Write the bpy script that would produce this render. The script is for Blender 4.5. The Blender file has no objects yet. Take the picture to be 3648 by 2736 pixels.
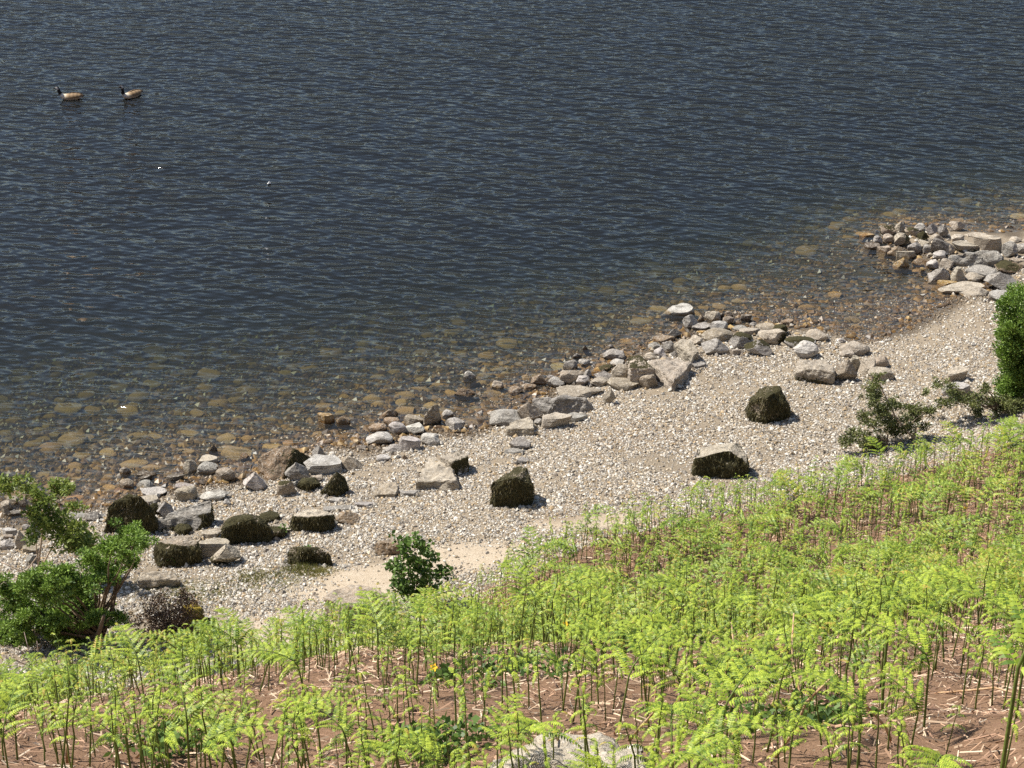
import bpy, bmesh, math, random
import numpy as np
from mathutils import Vector, Matrix, noise as mnoise

scene = bpy.context.scene
COL = scene.collection
# ------------------------------------------------------------------ camera, sky, sun, exposure
CAM = np.array([0.0, 0.0, 20.0]); PITCH = math.radians(28.0); FPX = 7273.0
cam_d = bpy.data.cameras.new('camera'); cam_d.sensor_width = 36.0
cam_d.lens = 36.0 * FPX / 3648.0; cam_d.clip_end = 3000
cam = bpy.data.objects.new('camera', cam_d); COL.objects.link(cam)
cam.location = CAM; cam.rotation_euler = (math.pi / 2 - PITCH, 0, 0)
scene.camera = cam
SUN_EL = math.radians(55); SUN_DIR = Vector((-0.94 * math.cos(SUN_EL), 0.34 * math.cos(SUN_EL), math.sin(SUN_EL))).normalized()
w = bpy.data.worlds.new('World'); scene.world = w; w.use_nodes = True
nt = w.node_tree; bg = nt.nodes['Background']
sky = nt.nodes.new('ShaderNodeTexSky'); sky.sky_type = 'NISHITA'; sky.sun_disc = False
sky.sun_elevation = SUN_EL; sky.sun_rotation = math.atan2(SUN_DIR.x, SUN_DIR.y)
nt.links.new(sky.outputs[0], bg.inputs[0]); bg.inputs[1].default_value = 0.09
sl = bpy.data.lights.new('sun', 'SUN'); sl.energy = 5.0; sl.angle = math.radians(0.5); sl.color = (1, 0.95, 0.87)
so = bpy.data.objects.new('sun', sl); COL.objects.link(so); so.rotation_euler = SUN_DIR.to_track_quat('Z', 'Y').to_euler()
scene.view_settings.view_transform = 'Standard'; scene.view_settings.look = 'None'
scene.view_settings.exposure = 0.6; scene.view_settings.gamma = 1
scene.cycles.use_denoising = False
scene.cycles.max_bounces = 6; scene.cycles.transparent_max_bounces = 8
scene.cycles.diffuse_bounces = 2; scene.cycles.glossy_bounces = 2; scene.cycles.transmission_bounces = 3
scene.cycles.volume_bounces = 0; scene.cycles.caustics_reflective = False

# ------------------------------------------------------------------ helpers: rays, ground, meshes
FWD = np.array([0, math.cos(PITCH), -math.sin(PITCH)]); UP = np.array([0, math.sin(PITCH), math.cos(PITCH)])
def ray(px, py):
    d = FWD + np.array([1, 0, 0]) * ((px - 1824) / FPX) - UP * ((py - 1368) / FPX)
    return d / np.linalg.norm(d)
def on_z(px, py, z):
    d = ray(px, py); return CAM + d * ((z - CAM[2]) / d[2])
def on_range(px, py, r):
    return CAM + ray(px, py) * r
def project(P):
    Q = np.asarray(P) - CAM
    dep = Q @ FWD
    return np.stack([1824 + FPX * Q[:, 0] / dep, 1368 - FPX * (Q @ UP) / dep], 1)
rng = np.random.default_rng(7); random.seed(7)
CROP = {'A': (0, 1500, 2.4578), 'B': (700, 1400, 2.4578), 'C': (1250, 1300, 2.4578), 'D': (1700, 1050, 2.4578),
        'E': (2250, 1000, 2.4578), 'F': (2900, 700, 2.9572), 'G': (2900, 1050, 2.9572), 'H': (0, 1650, 2.212),
        'I': (1000, 1850, 2.212), 'P': (0, 0, 1.0)}
def pix(c, x, y):
    ox, oy, s = CROP[c]; return ox + x / s, oy + y / s

SHORE = [(-600, 1950), (-250, 1900), (0, 1866), (100, 1846), (228, 1825), (366, 1815), (570, 1770), (712, 1728), (854, 1709), (1000, 1660),
         (1188, 1611), (1261, 1600), (1371, 1592), (1513, 1534), (1657, 1544), (1738, 1525), (1850, 1450), (2000, 1390), (2150, 1345),
         (2300, 1270), (2480, 1190), (2700, 1175), (2962, 1195), (3069, 1207), (3238, 1167), (3373, 1112), (3475, 1060), (3560, 1010)]
TOE = [(-500, 2620), (0, 2515), (400, 2515), (800, 2505), (1000, 2465), (1200, 2380), (1450, 2240), (1700, 2120), (2000, 1960), (2200, 1890), (2450, 1835),
       (2700, 1790), (2950, 1735), (3100, 1700), (3350, 1640), (3600, 1570), (4000, 1440)]
ctrl = []
for p in SHORE: ctrl.append(on_z(p[0], p[1], 0))
for x, y, z in [(0, 1350, -1.0), (600, 1270, -1.0), (1200, 1180, -1.0), (1800, 1060, -1.0), (2400, 930, -1.0), (2800, 790, -1.0), (3200, 660, -1.0), (3648, 580, -1.0),
                (0, 1620, -.42), (400, 1560, -.4), (800, 1500, -.4), (1300, 1400, -.38), (1700, 1300, -.38), (2100, 1200, -.38), (2500, 1090, -.25), (2900, 960, -.35), (3200, 960, -.2),
                (2900, 1090, -.16), (3200, 1080, -.1), (3050, 800, -.4), (3400, 740, -.45), (3648, 720, -.45), (3350, 1030, -.06),
                (0, 1000, -2.6), (1000, 850, -2.6), (2000, 740, -2.6), (3000, 480, -2.6), (3648, 330, -2.6), (0, 300, -5), (1824, 200, -5), (3648, 0, -5),
                (3180, 870, -.02), (3300, 860, .08), (3400, 920, .12), (3480, 860, .12), (3560, 900, .18), (3640, 860, .12), (3640, 960, .2), (3800, 900, .3),
                (500, 2000, .4), (1000, 1950, .45), (1300, 1800, .38), (1700, 1750, .5), (2050, 1560, .28), (2300, 1450, .25), (2300, 1700, .65), (2650, 1600, .55),
                (2800, 1400, .45), (3200, 1350, .45), (3450, 1220, .3), (3300, 1550, .8), (3600, 1250, .45), (100, 2050, .5), (250, 2250, 1.15), (700, 2230, .95), (1000, 2200, .9), (0, 2350, 1.6),
                (-600, 2200, 1.2), (500, 2440, 1.7), (1000, 2350, 1.3), (1350, 2200, 1.05)]:
    ctrl.append(on_z(x, y, z))
TOEZ = [2.4, 2.2, 2.2, 2.0, 1.7, 1.4, 1.15, 1.05, 1.0, 1.0, 1.0, 1.0, 1.0, 1.05, 1.1, 1.2, 1.4]
TOEW = [on_z(p[0], p[1], z) for p, z in zip(TOE, TOEZ)]
ctrl += TOEW
for x in (-300, 600, 1500, 2400, 3200, 3900):
    ctrl.append(on_range(x, 2736, 13.5)); ctrl.append(on_range(x, 3150, 9.5))
for x in (1500, 2400, 3200, 3900): ctrl.append(on_range(x, 2330, 20.3))
for x in (-20, -8, 0, 8, 20): ctrl.append(np.array([x, 1.0, 17.4])); ctrl.append(np.array([x, -8.0, 21.5]))
for x, y, z in [(-24, 12, 11), (-24, 24, 3.2), (26, 12, 11), (26, 26, 4), (28, 34, 1.6), (28, 44, .2), (-24, 30, .6), (-24, 38, -1.2), (-24, 60, -5), (28, 60, -4)]:
    ctrl.append(np.array([x, y, z], float))
ctrl = np.array(ctrl)
def _tps(r2): return 0.5 * r2 * np.log(np.maximum(r2, 1e-9))
n = len(ctrl); XY = ctrl[:, :2]
K = _tps(((XY[:, None] - XY[None]) ** 2).sum(-1)) + np.eye(n) * 0.02
P_ = np.hstack([np.ones((n, 1)), XY])
M_ = np.block([[K, P_], [P_.T, np.zeros((3, 3))]])
sol = np.linalg.solve(M_, np.concatenate([ctrl[:, 2], np.zeros(3)]))
GX0, GX1, GY0, GY1, GS = -26.0, 28.0, -8.0, 76.0, 0.1
gx = np.arange(GX0, GX1 + GS / 2, GS); gy = np.arange(GY0, GY1 + GS / 2, GS)
def lattice(X, Y, cell, seed):
    r = np.random.default_rng(seed); tab = r.random((256, 256)).astype(np.float32)
    u = X / cell; v = Y / cell; i = np.floor(u).astype(int); j = np.floor(v).astype(int)
    fu = u - i; fv = v - j; fu = fu * fu * (3 - 2 * fu); fv = fv * fv * (3 - 2 * fv)
    a = tab[i % 256, j % 256]; b = tab[(i + 1) % 256, j % 256]; c = tab[i % 256, (j + 1) % 256]; d = tab[(i + 1) % 256, (j + 1) % 256]
    return (a * (1 - fu) + b * fu) * (1 - fv) + (c * (1 - fu) + d * fu) * fv - 0.5
TW = np.array(TOEW); TW = TW[np.argsort(TW[:, 0])]
def toe_dist(X, Y): return np.interp(X, TW[:, 0], TW[:, 1]) - Y          # > 0 on the hillside
GZ = np.zeros((len(gx), len(gy)))
for i0 in range(0, len(gx), 60):
    A, B = np.meshgrid(gx[i0:i0 + 60], gy, indexing='ij')
    q = np.stack([A.ravel(), B.ravel()], 1)
    acc = sol[n] + sol[n + 1] * q[:, 0] + sol[n + 2] * q[:, 1]
    acc = acc + sum(sol[k] * _tps(((q - XY[k]) ** 2).sum(1)) for k in range(n))
    GZ[i0:i0 + 60] = acc.reshape(A.shape)
A, B = np.meshgrid(gx, gy, indexing='ij')
hillm = np.clip(toe_dist(A, B) / 2.0, 0, 1)
GZ += hillm * (0.5 * lattice(A, B, 2.2, 1) + 0.22 * lattice(A, B, .7, 2)) + (1 - hillm) * (0.07 * lattice(A, B, 1.3, 3) + 0.03 * lattice(A, B, .35, 4))
GZ = np.maximum(GZ, -6.0)
def G(X, Y):
    X = np.clip(np.asarray(X, float), GX0, GX1 - 1e-3); Y = np.clip(np.asarray(Y, float), GY0, GY1 - 1e-3)
    u = (X - GX0) / GS; v = (Y - GY0) / GS; i = np.minimum(u.astype(int), len(gx) - 2); j = np.minimum(v.astype(int), len(gy) - 2)
    fu = u - i; fv = v - j
    return (GZ[i, j] * (1 - fu) + GZ[i + 1, j] * fu) * (1 - fv) + (GZ[i, j + 1] * (1 - fu) + GZ[i + 1, j + 1] * fu) * fv
TS = np.arange(6, 80, 0.02)
def hit(px, py, h=0.0, water=False):
    """point on the pixel's ray that is h metres above the ground (or the water)"""
    P = CAM + ray(px, py) * TS[:, None]
    g = G(P[:, 0], P[:, 1])
    if water: g = np.maximum(g, 0)
    k = np.argmax(P[:, 2] - g <= h)
    return P[k]
def on_plane(px, py, Y):
    d = ray(px, py); return CAM + d * (Y / d[1])

def mesh(name, V, T, attrs=None, smooth=False):
    V = np.asarray(V, np.float32); T = np.asarray(T, np.int32)
    me = bpy.data.meshes.new(name); k = T.shape[1]
    me.vertices.add(len(V)); me.vertices.foreach_set('co', V.ravel())
    me.loops.add(T.size); me.loops.foreach_set('vertex_index', T.ravel())
    me.polygons.add(len(T)); me.polygons.foreach_set('loop_start', np.arange(0, T.size, k, dtype=np.int32))
    me.polygons.foreach_set('use_smooth', np.full(len(T), smooth))
    for nm, a in (attrs or {}).items():
        a = np.asarray(a, np.float32)
        if a.ndim == 1:
            me.attributes.new(nm, 'FLOAT', 'POINT').data.foreach_set('value', a)
        else:
            me.attributes.new(nm, 'FLOAT_COLOR', 'POINT').data.foreach_set('color', np.hstack([a, np.ones((len(a), 1), np.float32)]).ravel())
    me.update(calc_edges=True)
    return me
def ob(name, me, mat=None, parent=None, label=None, cat=None, group=None, kind=None, loc=None):
    o = bpy.data.objects.new(name, me); COL.objects.link(o)
    if mat is not None and me is not None and not me.materials: me.materials.append(mat)
    if parent is not None: o.parent = parent
    if loc is not None: o.location = loc
    if label: o['label'] = label
    if cat: o['category'] = cat
    if group: o['group'] = group
    if kind: o['kind'] = kind
    return o
def join(parts):
    Vs, Ts, As = [], [], []; off = 0
    for p in parts:
        Vs.append(p[0]); Ts.append(p[1] + off); off += len(p[0])
        if len(p) > 2: As.append(p[2])
    return np.concatenate(Vs), np.concatenate(Ts), (np.concatenate(As) if As else None)
def tube(pts, radii, seg=5):
    pts = np.asarray(pts, float); m = len(pts); V = []
    for i in range(m):
        d = pts[min(i + 1, m - 1)] - pts[max(i - 1, 0)]; d = d / (np.linalg.norm(d) + 1e-9)
        a = np.cross(d, [0.3, 0.9, 0.2] if abs(d[1]) < .9 else [1, 0, 0]); a /= np.linalg.norm(a); b = np.cross(d, a)
        for s in range(seg):
            t = 2 * math.pi * s / seg; V.append(pts[i] + radii[i] * (a * math.cos(t) + b * math.sin(t)))
    T = []
    for i in range(m - 1):
        for s in range(seg):
            p, q = i * seg + s, i * seg + (s + 1) % seg; T += [(p, q, q + seg), (p, q + seg, p + seg)]
    for s in range(1, seg - 1): T.append((0, s + 1, s)); T.append(((m - 1) * seg, (m - 1) * seg + s, (m - 1) * seg + s + 1))
    return np.array(V), np.array(T)
def wiggle(a, b, nseg, amp, r):
    a = np.asarray(a, float); b = np.asarray(b, float); t = np.linspace(0, 1, nseg)[:, None]
    p = a + (b - a) * t; k = r.normal(0, amp, (nseg, 3)); k[0] = 0; k[-1] = 0
    return p + k

# ------------------------------------------------------------------ materials
def new_mat(name):
    m = bpy.data.materials.new(name); m.use_nodes = True; t = m.node_tree
    for nd in list(t.nodes): t.nodes.remove(nd)
    out = t.nodes.new('ShaderNodeOutputMaterial'); return m, t, out
def N(t, kind, **kw):
    nd = t.nodes.new('ShaderNode' + kind)
    for k, v in kw.items():
        if k.startswith('i_'): nd.inputs[k[2:]].default_value = v
        else: setattr(nd, k, v)
    return nd
def mix(t, a, b, f, blend='MIX'):
    m = t.nodes.new('ShaderNodeMix'); m.data_type = 'RGBA'; m.blend_type = blend
    for s, v in ((6, a), (7, b), (0, f)):
        if isinstance(v, bpy.types.NodeSocket): t.links.new(v, m.inputs[s])
        elif isinstance(v, (tuple, list)): m.inputs[s].default_value = (*v, 1)
        else: m.inputs[s].default_value = v
    return m.outputs[2]
def ramp(t, src, a, b, lo=0.0, hi=1.0):
    m = t.nodes.new('ShaderNodeMapRange'); m.inputs[1].default_value = a; m.inputs[2].default_value = b
    m.inputs[3].default_value = lo; m.inputs[4].default_value = hi; t.links.new(src, m.inputs[0]); return m.outputs[0]
def noise(t, scale, detail=4, co=None, rough=.6):
    nd = N(t, 'TexNoise'); nd.inputs['Scale'].default_value = scale; nd.inputs['Detail'].default_value = detail; nd.inputs['Roughness'].default_value = rough
    if co is not None: t.links.new(co, nd.inputs['Vector'])
    return nd.outputs[0]
def math2(t, op, a, b):
    m = N(t, 'Math', operation=op)
    for i, v in enumerate((a, b)):
        if isinstance(v, bpy.types.NodeSocket): t.links.new(v, m.inputs[i])
        else: m.inputs[i].default_value = v
    return m.outputs[0]

def mat_rock():
    m, t, out = new_mat('rock_stone')
    oi = N(t, 'ObjectInfo'); geo = N(t, 'NewGeometry'); pos = geo.outputs['Position']
    tc = N(t, 'TexCoord').outputs['Object']
    base = oi.outputs['Color']
    n1 = noise(t, 5, 5, pos); n2 = noise(t, 26, 4, pos); n3 = noise(t, 90, 2, pos)
    c = mix(t, base, (.14, .115, .085), ramp(t, n1, .45, .72, 0, .65))
    c = mix(t, c, (.62, .57, .49), ramp(t, n2, .5, .66, 0, .6))
    c = mix(t, c, (.06, .055, .045), ramp(t, n3, .52, .68, 0, .7))
    mp = N(t, 'Mapping'); t.links.new(tc, mp.inputs[0]); mp.inputs['Scale'].default_value = (3, 6, 34); mp.inputs['Rotation'].default_value = (.5, .35, 0)
    st = noise(t, 1.0, 3, mp.outputs[0])
    c = mix(t, c, (.10, .085, .065), ramp(t, st, .54, .68, 0, .65))
    lich = noise(t, 3.1, 3, tc)
    c = mix(t, c, (.42, .27, .08), ramp(t, lich, .66, .76, 0, .5))
    # wet and algae-coated near and under the water
    z = N(t, 'SeparateXYZ'); t.links.new(pos, z.inputs[0])
    zn = math2(t, 'ADD', z.outputs[2], ramp(t, n1, .3, .7, -.05, .05))
    wet = ramp(t, zn, .05, .01, 0, 1)
    c = mix(t, c, mix(t, c, (.50, .40, .27), 1.0, 'MULTIPLY'), wet)
    alg = ramp(t, zn, -.01, -.12, 0, 1)
    c = mix(t, c, mix(t, (.40, .26, .10), (.26, .17, .07), n2), math2(t, 'MULTIPLY', alg, .6))
    # moss
    at = N(t, 'Attribute', attribute_name='moss').outputs['Fac']
    mm = math2(t, 'ADD', at, ramp(t, n2, .35, .65, -.28, .28))
    mf = ramp(t, mm, .42, .58)
    mossc = mix(t, (.028, .026, .011), (.095, .08, .03), ramp(t, n3, .4, .7))
    gold = N(t, 'Attribute', attribute_name='gold').outputs['Fac']
    mossc = mix(t, mossc, (.30, .22, .03), gold)
    c = mix(t, c, mossc, mf)
    bs = N(t, 'BsdfPrincipled'); t.links.new(c, bs.inputs['Base Color'])
    t.links.new(ramp(t, wet, 0, 1, .88, .38), bs.inputs['Roughness'])
    bs.inputs['Specular IOR Level'].default_value = .25
    b = N(t, 'Bump'); b.inputs['Strength'].default_value = .9; b.inputs['Distance'].default_value = .03
    hh = math2(t, 'ADD', n2, math2(t, 'MULTIPLY', n3, .5)); hh = math2(t, 'ADD', hh, math2(t, 'MULTIPLY', st, .9))
    t.links.new(hh, b.inputs['Height']); t.links.new(b.outputs[0], bs.inputs['Normal'])
    t.links.new(bs.outputs[0], out.inputs[0]); return m
def mat_ground():
    m, t, out = new_mat('ground_earth')
    geo = N(t, 'NewGeometry'); pos = geo.outputs['Position']
    a = N(t, 'Attribute', attribute_name='gcol').outputs['Color']
    n1 = noise(t, 40, 5, pos); n2 = noise(t, 7, 4, pos); n0 = noise(t, 120, 2, pos)
    c = mix(t, a, mix(t, a, (.42, .36, .3), 1.0, 'MULTIPLY'), ramp(t, n1, .45, .7, 0, .8))
    c = mix(t, c, mix(t, a, (.7, .66, .6), 1.0, 'MULTIPLY'), ramp(t, n2, .4, .7, 0, .7))
    c = mix(t, c, mix(t, a, (1.5, 1.45, 1.4), 1.0, 'MULTIPLY'), ramp(t, n0, .52, .66, 0, .8))
    bs = N(t, 'BsdfPrincipled'); t.links.new(c, bs.inputs['Base Color']); bs.inputs['Roughness'].default_value = .9; bs.inputs['Specular IOR Level'].default_value = .1
    b = N(t, 'Bump'); b.inputs['Strength'].default_value = .6; b.inputs['Distance'].default_value = .03
    t.links.new(math2(t, 'ADD', n1, n0), b.inputs['Height']); t.links.new(b.outputs[0], bs.inputs['Normal'])
    t.links.new(bs.outputs[0], out.inputs[0]); return m
def mat_pebble():
    m, t, out = new_mat('pebble_stone')
    geo = N(t, 'NewGeometry'); pos = geo.outputs['Position']
    a = N(t, 'Attribute', attribute_name='col').outputs['Color']
    z = N(t, 'SeparateXYZ'); t.links.new(pos, z.inputs[0])
    wet = ramp(t, z.outputs[2], .06, .015, 0, 1)
    c = mix(t, a, mix(t, a, (.40, .32, .23), 1.0, 'MULTIPLY'), wet)
    c = mix(t, c, mix(t, c, (.6, .55, .5), 1.0, 'MULTIPLY'), ramp(t, noise(t, 150, 2, pos), .5, .7))
    bs = N(t, 'BsdfPrincipled'); t.links.new(c, bs.inputs['Base Color']); t.links.new(ramp(t, wet, 0, 1, .85, .35), bs.inputs['Roughness']); bs.inputs['Specular IOR Level'].default_value = .2
    t.links.new(bs.outputs[0], out.inputs[0]); return m
def mat_leaf(name, dark, light, trans=.35, rnd=.5, tip=None):
    m, t, out = new_mat(name)
    a = N(t, 'Attribute', attribute_name='tint').outputs['Fac']; oi = N(t, 'ObjectInfo')
    f = math2(t, 'ADD', a, math2(t, 'MULTIPLY', math2(t, 'SUBTRACT', oi.outputs['Random'], .5), rnd))
    c = mix(t, dark, light, ramp(t, f, 0, 1))
    if tip: c = mix(t, c, tip, ramp(t, a, .93, 1.0))
    d = N(t, 'BsdfPrincipled'); d.inputs['Roughness'].default_value = .5; d.inputs['Specular IOR Level'].default_value = .35
    tr = N(t, 'BsdfTranslucent'); t.links.new(c, d.inputs['Base Color'])
    t.links.new(mix(t, c, (1.0, 1.0, .35), .25, 'MIX') if False else c, tr.inputs[0])
    mx = N(t, 'MixShader'); mx.inputs[0].default_value = trans
    t.links.new(d.outputs[0], mx.inputs[1]); t.links.new(tr.outputs[0], mx.inputs[2]); t.links.new(mx.outputs[0], out.inputs[0]); return m
def mat_plain(name, c1, c2, scale=12, rough=.8):
    m, t, out = new_mat(name); geo = N(t, 'NewGeometry')
    c = mix(t, c1, c2, ramp(t, noise(t, scale, 4, geo.outputs['Position']), .35, .65))
    bs = N(t, 'BsdfPrincipled'); t.links.new(c, bs.inputs['Base Color']); bs.inputs['Roughness'].default_value = rough; bs.inputs['Specular IOR Level'].default_value = .2
    t.links.new(bs.outputs[0], out.inputs[0]); return m
def mat_attr(name, rough=.8, attr='col'):
    m, t, out = new_mat(name); a = N(t, 'Attribute', attribute_name=attr).outputs['Color']
    bs = N(t, 'BsdfPrincipled'); t.links.new(a, bs.inputs['Base Color']); bs.inputs['Roughness'].default_value = rough; bs.inputs['Specular IOR Level'].default_value = .2
    t.links.new(bs.outputs[0], out.inputs[0]); return m
def mat_water():
    m, t, out = new_mat('lake_water')
    geo = N(t, 'NewGeometry'); pos = geo.outputs['Position']
    def aniso(rot, lx, ly):
        mp = N(t, 'Mapping', vector_type='TEXTURE'); t.links.new(pos, mp.inputs[0]); mp.inputs['Rotation'].default_value = (0, 0, math.radians(rot)); mp.inputs['Scale'].default_value = (lx, ly, 1); return mp.outputs[0]
    h1 = noise(t, 1, 1, aniso(-32, 3.0, .85), .5)          # long crests running down to the right
    h2 = noise(t, 1, 1, aniso(-14, .62, .29), .5)
    h3 = noise(t, 1, 0, aniso(6, .40, .19), .5)
    calm = noise(t, .16, 2, pos)
    h = math2(t, 'ADD', math2(t, 'MULTIPLY', h1, .17), math2(t, 'MULTIPLY', h2, .125))
    h = math2(t, 'ADD', h, math2(t, 'MULTIPLY', h3, .05))
    b = N(t, 'Bump'); b.inputs['Strength'].default_value = 1.0; b.inputs['Distance'].default_value = 1.0
    t.links.new(math2(t, 'MULTIPLY', h, ramp(t, calm, .3, .7, .75, 1.15)), b.inputs['Height'])
    fr = N(t, 'Fresnel'); fr.inputs['IOR'].default_value = 1.33; t.links.new(b.outputs[0], fr.inputs['Normal'])
    gl = N(t, 'BsdfGlossy'); gl.inputs['Roughness'].default_value = .03; t.links.new(b.outputs[0], gl.inputs['Normal'])
    tr = N(t, 'BsdfTransparent'); df = N(t, 'BsdfDiffuse'); df.inputs[0].default_value = (.011, .0125, .013, 1)      # faint peat and silt, added as diffuse colour to brighten the water
    ad = N(t, 'AddShader'); t.links.new(tr.outputs[0], ad.inputs[0]); t.links.new(df.outputs[0], ad.inputs[1])
    mx = N(t, 'MixShader'); t.links.new(fr.outputs[0], mx.inputs[0]); t.links.new(ad.outputs[0], mx.inputs[1]); t.links.new(gl.outputs[0], mx.inputs[2])
    t.links.new(mx.outputs[0], out.inputs['Surface'])
    va = N(t, 'VolumeAbsorption'); va.inputs['Color'].default_value = (.50, .56, .42, 1); va.inputs['Density'].default_value = 1.55
    t.links.new(va.outputs[0], out.inputs['Volume'])
    return m
ROCK = mat_rock(); GROUND = mat_ground(); PEB = mat_pebble(); WATER = mat_water()
FERN = mat_leaf('fern_leaf', (.09, .17, .018), (.47, .57, .06), .27, .5, (.42, .33, .06))  # wide dark-to-light leaf range paints in bracken highlights and shadows
FERNSTEM = mat_plain('fern_stem', (.085, .125, .025), (.16, .20, .045), 20, .55)
JUNI = mat_leaf('juniper_leaf', (.03, .075, .012), (.30, .44, .075), .22, .1)
JUND = mat_leaf('juniper_dark_leaf', (.03, .045, .012), (.23, .25, .075), .18, .1)
ALDER = mat_leaf('alder_leaf', (.045, .09, .02), (.16, .26, .05), .3, .1)
WILLOW = mat_leaf('willow_leaf', (.09, .15, .03), (.32, .37, .08), .35, .1)
BARK = mat_plain('bark', (.09, .06, .04), (.20, .15, .10), 25)
PALEBARK = mat_plain('pale_bark', (.34, .25, .18), (.55, .44, .34), 25)
TWIG = mat_plain('dead_twig', (.22, .15, .12), (.46, .37, .32), 30)
STALK = mat_plain('dead_stalk', (.36, .20, .10), (.62, .46, .28), 14)
LITTER = mat_attr('dead_litter')
GRASS = mat_leaf('grass_blade', (.13, .14, .04), (.33, .30, .10), .3, .1)
HEATH = mat_leaf('dead_heather', (.05, .032, .02), (.20, .13, .075), .1, .1)
MOSS = mat_leaf('moss_strand', (.025, .024, .009), (.13, .105, .04), .1, .1)
GMOSS = mat_leaf('golden_moss', (.10, .075, .012), (.38, .28, .05), .1, .1)

# ------------------------------------------------------------------ ground, water
def axis(lo, hi, step, far_lo, far_hi):
    a = list(np.arange(lo, hi + 1e-6, step)); s = step
    while a[-1] < far_hi: s = min(s * 1.35, 12); a.append(a[-1] + s)
    s = step
    while a[0] > far_lo: s = min(s * 1.35, 12); a.insert(0, a[0] - s)
    return np.array(a)
ax = axis(-20, 22, .2, -420, 420); ay = axis(3, 62, .2, -160, 520)
X, Y = np.meshgrid(ax, ay, indexing='ij')
Z = G(X, Y)
far = np.clip((Y - 230) / 160, 0, 1.7)
Z = Z + far * 13 + far * 6 * lattice(X, Y, 45, 11) * 2 + np.clip(-8 - Y, 0, 200) * .5  # unseen hill across the lake, added to darken the water's reflections
td = toe_dist(np.clip(X, TW[0, 0], TW[-1, 0]), Y)
nz = lattice(X, Y, .6, 21) + .6 * lattice(X, Y, .25, 22); nb = lattice(X, Y, 2.4, 23) + .5 * lattice(X, Y, .9, 24)
def sm(a, lo, hi): return np.clip((a - lo) / (hi - lo), 0, 1)[..., None]
gravel = np.array([.30, .25, .185]); sand = np.array([.50, .42, .315]); litter = np.array([.24, .15, .095]); bed = np.array([.075, .06, .04]); wetc = np.array([.14, .115, .085])  # gravel ground colour darkened to stand for shade between the pebbles
deepbed = np.array([.045, .05, .035]); green = np.array([.10, .11, .035]); far_hill_dark = np.array([.035, .042, .042])
C = np.ones(X.shape + (3,)) * gravel
SANDS = [(hit(*s_[:2]), s_[2], s_[3]) for s_ in [(980, 2290, 1.5, 1.5), (1300, 2080, 1.5, .9), (1650, 1985, 1.6, .7), (2100, 1860, 1.4, .45), (800, 2330, 1.0, .8)]]
def sandy(X, Y):
    s_ = np.zeros(np.shape(X))
    for p, a_, b_ in SANDS: s_ = np.maximum(s_, np.clip(1.5 * (1.15 - np.hypot((X - p[0]) / a_, (Y - p[1]) / b_)), 0, 1))
    return s_
C = C + (sand - C) * sm(sandy(X, Y) + nz * .3, .2, .7)
C = C * (1 - .28 * sm(nb, .05, .45) * (1 - sm(td, -2.6, -1.2)))
C = C + (litter - C) * sm(td + nz * .4, -.15, .15)
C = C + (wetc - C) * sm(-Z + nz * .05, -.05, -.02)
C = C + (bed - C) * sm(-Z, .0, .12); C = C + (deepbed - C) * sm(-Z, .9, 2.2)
for cx, cy, r in [(1090, 2050, .45), (930, 2065, .5), (720, 2110, .6), (640, 2150, .7), (1000, 2080, .3)]:
    p = hit(cx, cy); dd = np.hypot(X - p[0], (Y - p[1]) * 1.2)
    C = C + (green - C) * (np.clip(1.25 - dd / r + nz * .8, 0, 1) * .75)[..., None]
for cx, cy, r in [(2010, 1835, .5), (2250, 1560, .9)]:      # damp brown hollows in the gravel
    p = hit(cx, cy); dd = np.hypot((X - p[0]) * .6, Y - p[1])
    C = C + (np.array([.25, .19, .13]) - C) * (np.clip(1.2 - dd / r + nz * .8, 0, 1) * .7)[..., None]
C = C + (far_hill_dark - C) * sm(Y, 200, 230)  # unseen far hill coloured dark bluish for its reflection in the lake
nxg, nyg = X.shape
idx = np.arange(nxg * nyg).reshape(nxg, nyg)
Q = np.stack([idx[:-1, :-1], idx[1:, :-1], idx[1:, 1:], idx[:-1, 1:]], -1).reshape(-1, 4)
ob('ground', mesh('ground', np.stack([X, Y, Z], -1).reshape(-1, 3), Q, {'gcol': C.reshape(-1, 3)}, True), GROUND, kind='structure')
x0, x1, y0, y1, zb = -400, 400, 14, 260, -12
V = [(x0, y0, zb), (x1, y0, zb), (x1, y1, zb), (x0, y1, zb), (x0, y0, 0), (x1, y0, 0), (x1, y1, 0), (x0, y1, 0)]
ob('lake_water', mesh('lake_water', V, [(0, 3, 2, 1), (4, 5, 6, 7), (0, 1, 5, 4), (1, 2, 6, 5), (2, 3, 7, 6), (3, 0, 4, 7)]), WATER, kind='structure')

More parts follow.
